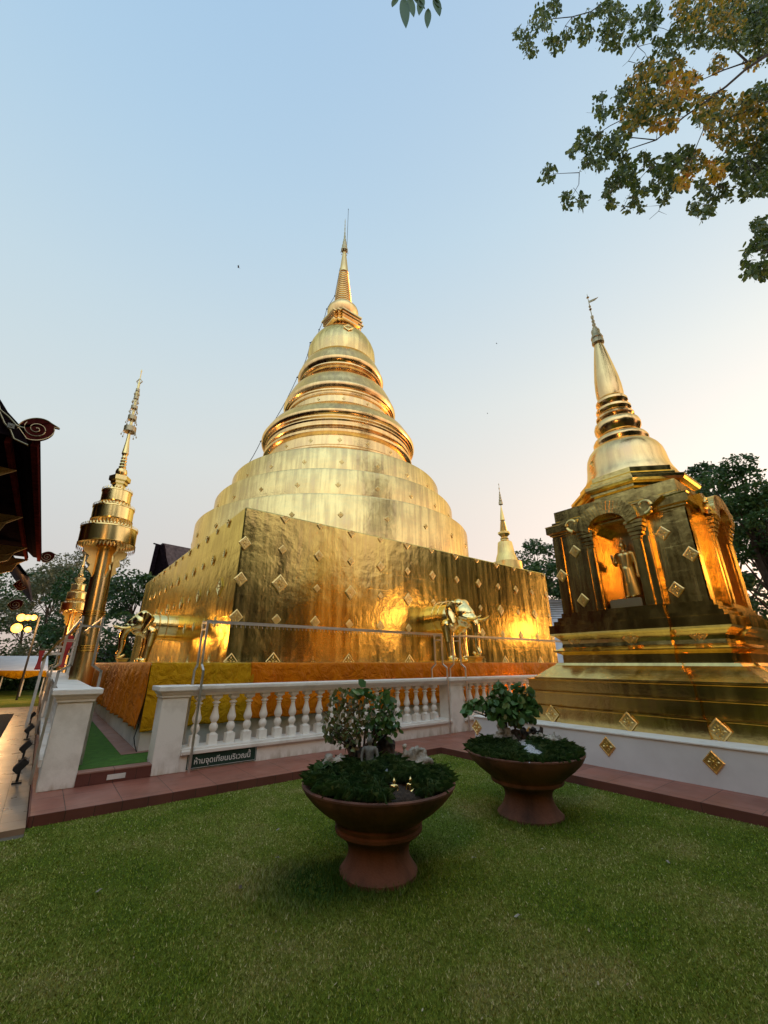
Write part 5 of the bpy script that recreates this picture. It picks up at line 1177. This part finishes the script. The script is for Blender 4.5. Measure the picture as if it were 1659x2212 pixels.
# a dense wood closing the garden far behind the photographer, open where the sunset shows
r_ = np.random.default_rng(77); Pw = []
for (u0, u1, v0, v1) in ((-34, 18.2, -24, -20), (29, 46, -24, -18), (-22, -15, -22, 32)):
    n = int(((u1-u0)+(v1-v0))*260); x = r_.uniform(u0, u1, n); y = r_.uniform(v0, v1, n); z = (13+2.5*np.sin(x*.55)+1.5*np.sin(x*1.3+y))*r_.random(n)**.8; Pw.append(np.stack([x, y, z], 1))
tag(leaf_cloud(np.concatenate(Pw), 1.5, mt=M['leaf_olive'], hexa=False, name='distant_wood'), 'dense dark wood far behind the photographer', 'wood', kind='stuff')

# ------------------------------------------------------------------ overhanging tree, upper right
def overhang():
    base = cw(9.5, 3.0); t = thing('overhanging_tree', base, 'tree reaching in from the upper right with green and brown leaves, some coloured yellow as if lit', 'tree')
    blobs = [(600,140,30),(640,215,25),(620,175,30),(660,120,25),(680,60,25),(735,30,35),(700,100,30),(760,190,35),(790,150,25),(730,170,25),(880,130,35),(870,170,20),(840,100,20),(900,60,25),(960,130,35),(950,190,25),(1000,120,45),(1010,190,30),(1060,90,35),(1070,160,30),(1010,50,45),(1120,60,35),(1130,140,30),(1160,90,35),(1190,190,35),(960,40,35),(1170,30,35),
      (1240,210,40),(1270,150,50),(1330,90,60),(1300,40,55),(1400,50,70),(1480,90,70),(1560,60,80),(1620,130,70),(1500,20,60),(1430,150,60),(1520,170,50),(1600,200,50),(1340,180,40),(1650,60,60),(1640,240,40),(1450,260,30),(1420,290,22),(1580,270,25),
      (940,420,20),(930,460,20),(950,500,16),(1000,470,25),(1040,400,40),(1100,360,45),(1130,300,40),(1150,270,25),(1200,310,45),(1260,290,45),(1230,380,45),(1290,360,40),(1330,330,35),(1130,420,50),(1060,460,40),(1200,450,40),(1270,440,35),(1100,500,45),(1180,520,35),(1240,520,35),(1060,540,35),(1020,580,35),(1340,420,40),(1400,440,40),(1460,420,40),(1380,500,45),(1450,510,45),(1520,470,45),(1580,430,45),(1640,390,45),(1610,500,50),(1540,540,45),(1480,590,45),(1420,560,35),(1650,560,50),(1580,610,45),(1530,660,45),(1640,680,60),(1600,760,55),(1540,740,40),(1480,700,40),(1440,740,35),(1400,700,35),(1350,680,40),(1300,660,35),(1320,730,35),(1290,780,25),(1240,690,40),(1200,730,35),(1250,800,25),(1150,700,30),(1130,660,25),(1220,850,22),(1180,790,25),(1240,760,30),
      (880,580,30),(850,620,28),(820,650,18),(900,640,30),(940,590,30),(960,650,35),(1000,620,35),(940,700,25),(890,690,22),(870,700,14),(1030,680,35),(1060,740,40),(1020,760,35),(990,790,28),(970,830,18),(985,865,18),(1090,790,28),(1080,850,24),(1060,890,14),(1110,890,14),(1130,820,22),
      (720,730,24),(712,770,22),(800,850,26),(795,880,14),(862,850,20),(855,880,12),
      (1380,820,30),(1420,850,32),(1350,880,24),(1330,890,14),(1400,900,24),(1385,925,12),(1470,810,28),(1490,840,18),(1370,790,25),(1560,820,30),(1620,800,40),(1650,760,40),
      (1630,950,28),(1600,970,22),(1640,1000,30),(1610,1030,30),(1650,1060,30),(1600,1060,20),(1570,1085,14),(1560,1125,14),(1580,1160,24),(1600,1140,24),(1610,1180,16),(1645,1130,25),(1650,1180,15),
      (930,470,14),(1640,30,70),(1660,110,60),(1560,120,60),(1660,620,60),(1670,470,40)]
    r_ = np.random.default_rng(31)
    G, Bn, Yl, ctr = [], [], [], []
    for (x, y, r) in blobs:
        Yd = 5.6+r_.uniform(-.5, .9)+(.6 if x > 1300 else 0); ctr.append((x, y, Yd))
        n = int(r*r*PI/30)+4
        k = 0
        while k < n:
            a = r_.uniform(0, 2*PI); q = r*math.sqrt(r_.random()); sx, sy = x+q*math.cos(a), y+q*math.sin(a)*1.0
            for j in range(r_.integers(3, 7)):
                xx, yy = sx+r_.normal(0, 7), sy+r_.normal(0, 7)
                if y > 940 and x < 1300: continue
                p = at(823+.504*xx, .504*yy, Yd+r_.uniform(-.25, .25)); k += 1
                br = (1040 < x < 1620 and 230 < y < 660) or (1230 < x < 1560 and y < 150) or (1260 < x < 1480 and 660 < y < 790)
                bright = ((1150 < xx < 1300 and 500 < yy < 620) or (1220 < xx < 1360 and 300 < yy < 420) or (1270 < xx < 1340 and 740 < yy < 810) or (1400 < xx < 1460 and 690 < yy < 770))  # patches where leaves get the yellow lit tone
                if bright and r_.random() < .6: Yl.append(p)
                elif br and r_.random() < .55: Bn.append(p)
                else: G.append(p)
    L = .095
    leaf_cloud(np.array(G), L, .9, .62, 'green_leaves', M['leaf_over'], t, jitter=.5); leaf_cloud(np.array(Bn), L, .9, .62, 'brown_leaves', M['leaf_brown'], t, jitter=.5); leaf_cloud(np.array(Yl), L*1.15, .9, .62, 'lit_tone_leaves', M['leaf_lit_tone'], t)
    P_ = lambda x, y, Yd=6.2: at(823+.504*x, .504*y, Yd)
    tr = MB(); tr.tube([base, base+Vector((0, 0, 3)), base+cw(-.3, .2, 6), base+cw(-.8, .8, 9)], [.32, .26, .2, .1], 10); tr.build('trunk', M['bark'], t)
    limbs = [([(1900, 60), (1750, 160), (1650, 240), (1570, 265), (1500, 200), (1450, 150)], .05), ([(1650, 240), (1560, 300), (1480, 370), (1400, 430), (1300, 500), (1180, 600), (1060, 640)], .036), ([(1570, 265), (1470, 300), (1380, 340), (1250, 300)], .022),
             ([(1300, 0), (1180, -40), (980, -10), (900, 50), (820, 72), (740, 80), (690, 92), (630, 130)], .022), ([(820, 72), (790, 110), (760, 180)], .01), ([(980, -10), (1000, 60), (990, 150)], .012), ([(1200, -30), (1140, 110), (1100, 200), (1060, 262), (1035, 285)], .012),
             ([(1180, 600), (1080, 590), (960, 620), (870, 700), (850, 740)], .014), ([(850, 740), (800, 742), (740, 745), (712, 760)], .009), ([(850, 740), (848, 790), (825, 830), (800, 850)], .009), ([(825, 805), (860, 850)], .005), ([(1060, 500), (980, 540), (920, 580), (870, 620)], .012), ([(1000, 470), (950, 490), (880, 482)], .007),
             ([(1400, 430), (1380, 560), (1330, 680), (1240, 800), (1200, 880), (1190, 905), (1150, 940)], .013), ([(1190, 905), (1225, 920)], .005), ([(1200, 880), (1140, 885)], .005), ([(1330, 680), (1150, 720), (1080, 800), (1040, 890)], .01), ([(1650, 560), (1560, 680), (1440, 800), (1400, 880)], .013), ([(1060, 640), (1020, 760), (975, 840), (930, 860)], .008),
             ([(1900, 900), (1750, 1020), (1660, 1070), (1560, 1080)], .018), ([(1660, 1070), (1620, 1130), (1560, 1140)], .009), ([(1700, 1000), (1640, 960), (1600, 950)], .01), ([(1100, 200), (1060, 90), (1000, 40)], .01), ([(1750, 160), (1650, 60), (1500, 40), (1400, 30)], .03), ([(1690, 420), (1560, 480), (1450, 520)], .022), ([(1480, 370), (1430, 400), (1250, 440), (1130, 420), (1040, 400), (1000, 380)], .014)]
    for L_, r0 in limbs:
        b = MB(); n = len(L_); b.tube([P_(x, y, 6.1+.08*i) for i, (x, y) in enumerate(L_)], [r0*(1-.7*i/(n-1)) for i in range(n)], 6); b.build('branch', M['bark'], t)
    tw = MB(); allp = [q for L_, _ in limbs for q in L_]
    for (x, y, Yd) in ctr:
        nx_, ny_ = min(allp, key=lambda q: (q[0]-x)**2+(q[1]-y)**2+(0 if q[0] >= x-20 else 900)); dx, dy = x-nx_, y-ny_
        tw.tube([P_(nx_, ny_, 6.2), P_(nx_+dx*.5+6, ny_+dy*.5-8, (6.2+Yd)/2), P_(x, y, Yd)], [.008, .006, .004], 5)
        for q in range(3):
            a = r_.uniform(0, 2*PI); tw.tube([P_(x, y, Yd), P_(x+18*math.cos(a), y+14*math.sin(a)-3, Yd+.05), P_(x+32*math.cos(a), y+30*math.sin(a)+4, Yd)], [.004, .003, .0015], 4)
    tag(tw.build('twigs', M['bark'], t), kind='stuff')
    for a_, b_ in (((1900, 60), 6.5), ((1900, 900), 4.6)):
        b = MB(); b.tube([base+Vector((0, 0, b_)), P_(a_[0]+120, a_[1], 5.4), P_(*a_, 6.1)], [.09, .07, .05], 7); b.build('branch', M['bark'], t)
overhang()
t = thing('leafy_twig', at(900, -40, 3.2), 'small twig of big green leaves hanging at the top edge, left of the big tree', 'twig')
b = MB(); b.tube([at(930, -120, 3.3), at(905, -30, 3.2), at(880, -4, 3.2)], [.006, .004, .002], 6); b.tube([at(905, -30, 3.2), at(935, 0, 3.2)], [.003, .002], 5); b.build('stem', M['bark'], t)
V = []; F = []
for (x0, y0, x1, y1, w_) in ((872, -6, 877, 62, 22), (884, -8, 894, 38, 17), (912, -8, 905, 34, 17), (925, 18, 923, 62, 15), (940, -8, 950, 36, 18), (858, -8, 847, 16, 14), (895, -6, 918, 20, 14), (935, -6, 955, 20, 10)):
    n = 9; i0 = len(V)
    for i in range(n):
        s_ = i/(n-1); x = x0+(x1-x0)*s_; y = y0+(y1-y0)*s_; hw = w_*.5*math.sin(PI*min(1, s_**.8+.02))**.75
        for q in (-1, 0, 1): V.append(at(x+q*hw, y, 3.2-.02*abs(q)+.03*s_))
    for i in range(n-1):
        for q in range(2): a = i0+i*3+q; F.append((a, a+3, a+4, a+1))
npmesh('leaves', V, F, M['leaf_mid'], t)

# ------------------------------------------------------------------ fallen leaves and birds
r_ = np.random.default_rng(90); n = 260; a_ = r_.uniform(-44, 44, n)*PI/180; d_ = 1.5+r_.random(n)**.8*6.5; Pl = []
for a, d in zip(a_, d_):
    q = cw(d*math.sin(a), d*math.cos(a), .016)
    if q.x < KU-.05 and q.y < KV-.05: Pl.append(tuple(q))
tag(leaf_cloud(np.array(Pl), .016, 0, .5, 'leaf_litter', M['leaf_litter']), 'tiny dry bits of leaf and clippings scattered in the lawn', 'leaf litter', kind='stuff')
for i, (px, py, lb) in enumerate(((598, 1862, 'pale dry leaf on the lawn left of the nearest bowl'), (518, 1928, 'curled brown leaf on the lawn, lowest of those left of the nearest bowl'), (211, 1936, 'pale dry leaf on the lawn below the left path'), (1118, 1992, 'pale leaf on the lawn right of the nearest bowl, the lowest one'), (1025, 1862, 'pale leaf on the lawn between the two bowls'), (1445, 1872, 'small pale leaf on the lawn below the right kerb'), (1275, 1845, 'dark leaf on the lawn right of the farther bowl'), (600, 1800, 'tiny pale leaf on the lawn near the kerb, left of the bowls'))):
    d = ray(px, py); k = -H/d.z; c = Vector((d.x*k, d.y*k, .03)); a = random.uniform(0, 6); e = Vector((math.cos(a), math.sin(a), .12)); f_ = Vector((-math.sin(a), math.cos(a), .1)); s_ = .022
    b = MB(); b.add([c-e*s_, c-e*s_*.3+f_*s_*.5, c+e*s_*.5+f_*s_*.4+Vector((0, 0, .006)), c+e*s_*1.1, c+e*s_*.5-f_*s_*.4+Vector((0, 0, .008)), c-e*s_*.3-f_*s_*.5, c], [(0, 1, 6), (1, 2, 6), (2, 3, 6), (3, 4, 6), (4, 5, 6), (5, 0, 6)])
    tag(b.build('fallen_leaf', M['rock'] if i not in (1, 6) else M['bark']), lb, 'leaf', 'fallen leaves on the lawn')
for px, py, s_, lb in ((515, 576, .16, 'blurred dark bird high in the sky left of the great spire'), (1073, 742, .07, 'tiny bird in the sky between the two spires, the upper one'), (1053, 893, .05, 'tiny bird in the sky between the two spires, the lower one')):
    c = at(px, py, 14); b = MB(); e = cw(.25, 0, -.95).normalized(); f_ = cw(1, 0, .25).normalized(); g_ = cw(0, 1)
    b.sphere(c, (s_*.22, s_*.22, s_*.5), 8, 6); b.add([c+e*s_*.3, c-e*s_*.3, c-f_*s_*.3-e*s_*1.0+g_*.03, c+f_*s_*.35-e*s_*.9, c+f_*s_*.4+e*s_*.9+g_*.02], [(0, 1, 2), (0, 1, 4), (1, 3, 0)])
    tag(b.build('bird', M['bird']), lb, 'bird', 'birds in the sky')

def uplight(loc, tgt, e, ang, label):
    v = Vector(tgt)-Vector(loc); t = floodlight(loc, math.atan2(v.y, v.x)+PI/2, 1.2, label)
    l = bpy.data.lights.new('uplight', 'SPOT'); l.energy = e; l.color = (1, .50, .16); l.spot_size = R(ang); l.spot_blend = .6; l.shadow_soft_size = .12
    o = bpy.data.objects.new('uplight', l); COL.objects.link(o); o.location = Vector(loc)+Vector((0, 0, .32))+v.normalized()*.12; o.rotation_euler = (-v).to_track_quat('Z', 'Y').to_euler()
uplight((6.3, -1.6, .11), (8.2, 2.6, 3.4), 260, 60, 'black floodlight on the red walk, right of the picture, lighting the small chedi')
uplight((10.8, 7.4, .25), (9.6, 4.2, 3.2), 260, 75, 'black floodlight behind the rail, lighting the back of the small chedi')

def mast(x, y, z, label, e, r=.45):
    t = thing('lamp_mast', (x, y, 0), label, 'lamp mast'); b = MB(); b.tube([(x, y, 0), (x, y, z+.2)], .06, 8); b.build('mast', M['black'], t)
    b = MB(); b.bar((x-.9, y, z+.1), (x+.9, y, z+.1), .07); b.build('crossarm', M['black'], t)
    for k in (-1, 0, 1):
        b = MB(); b.lathe([(.12, -.1), (.26, -.05), (.28, .05), (.18, .1)], (x+.75*k, y, z-.15), 14); b.build('lamp', M['lamp'], t)
    l = bpy.data.lights.new('lamp_light', 'SPOT'); l.energy = e; l.spot_size = R(115); l.spot_blend = .5; l.color = (1, .52, .17); l.shadow_soft_size = r
    o = bpy.data.objects.new('lamp_light', l); COL.objects.link(o); o.location = (x, y, z-.75); o.rotation_euler = (Vector((x, y, z))-Vector((9, 6, 3))).to_track_quat('Z', 'Y').to_euler()
mast(-4.6, -2.2, 6.9, 'tall lamp mast with warm floodlights behind the photographer, to the left', 420, .7)
mast(17.6, -1.7, 5.2, 'tall lamp mast with warm floodlights to the right of the small chedi', 340, .9)
mast(20.0, 5.5, 4.0, 'lower lamp mast with warm floodlights hidden behind the small chedi', 110, .6)
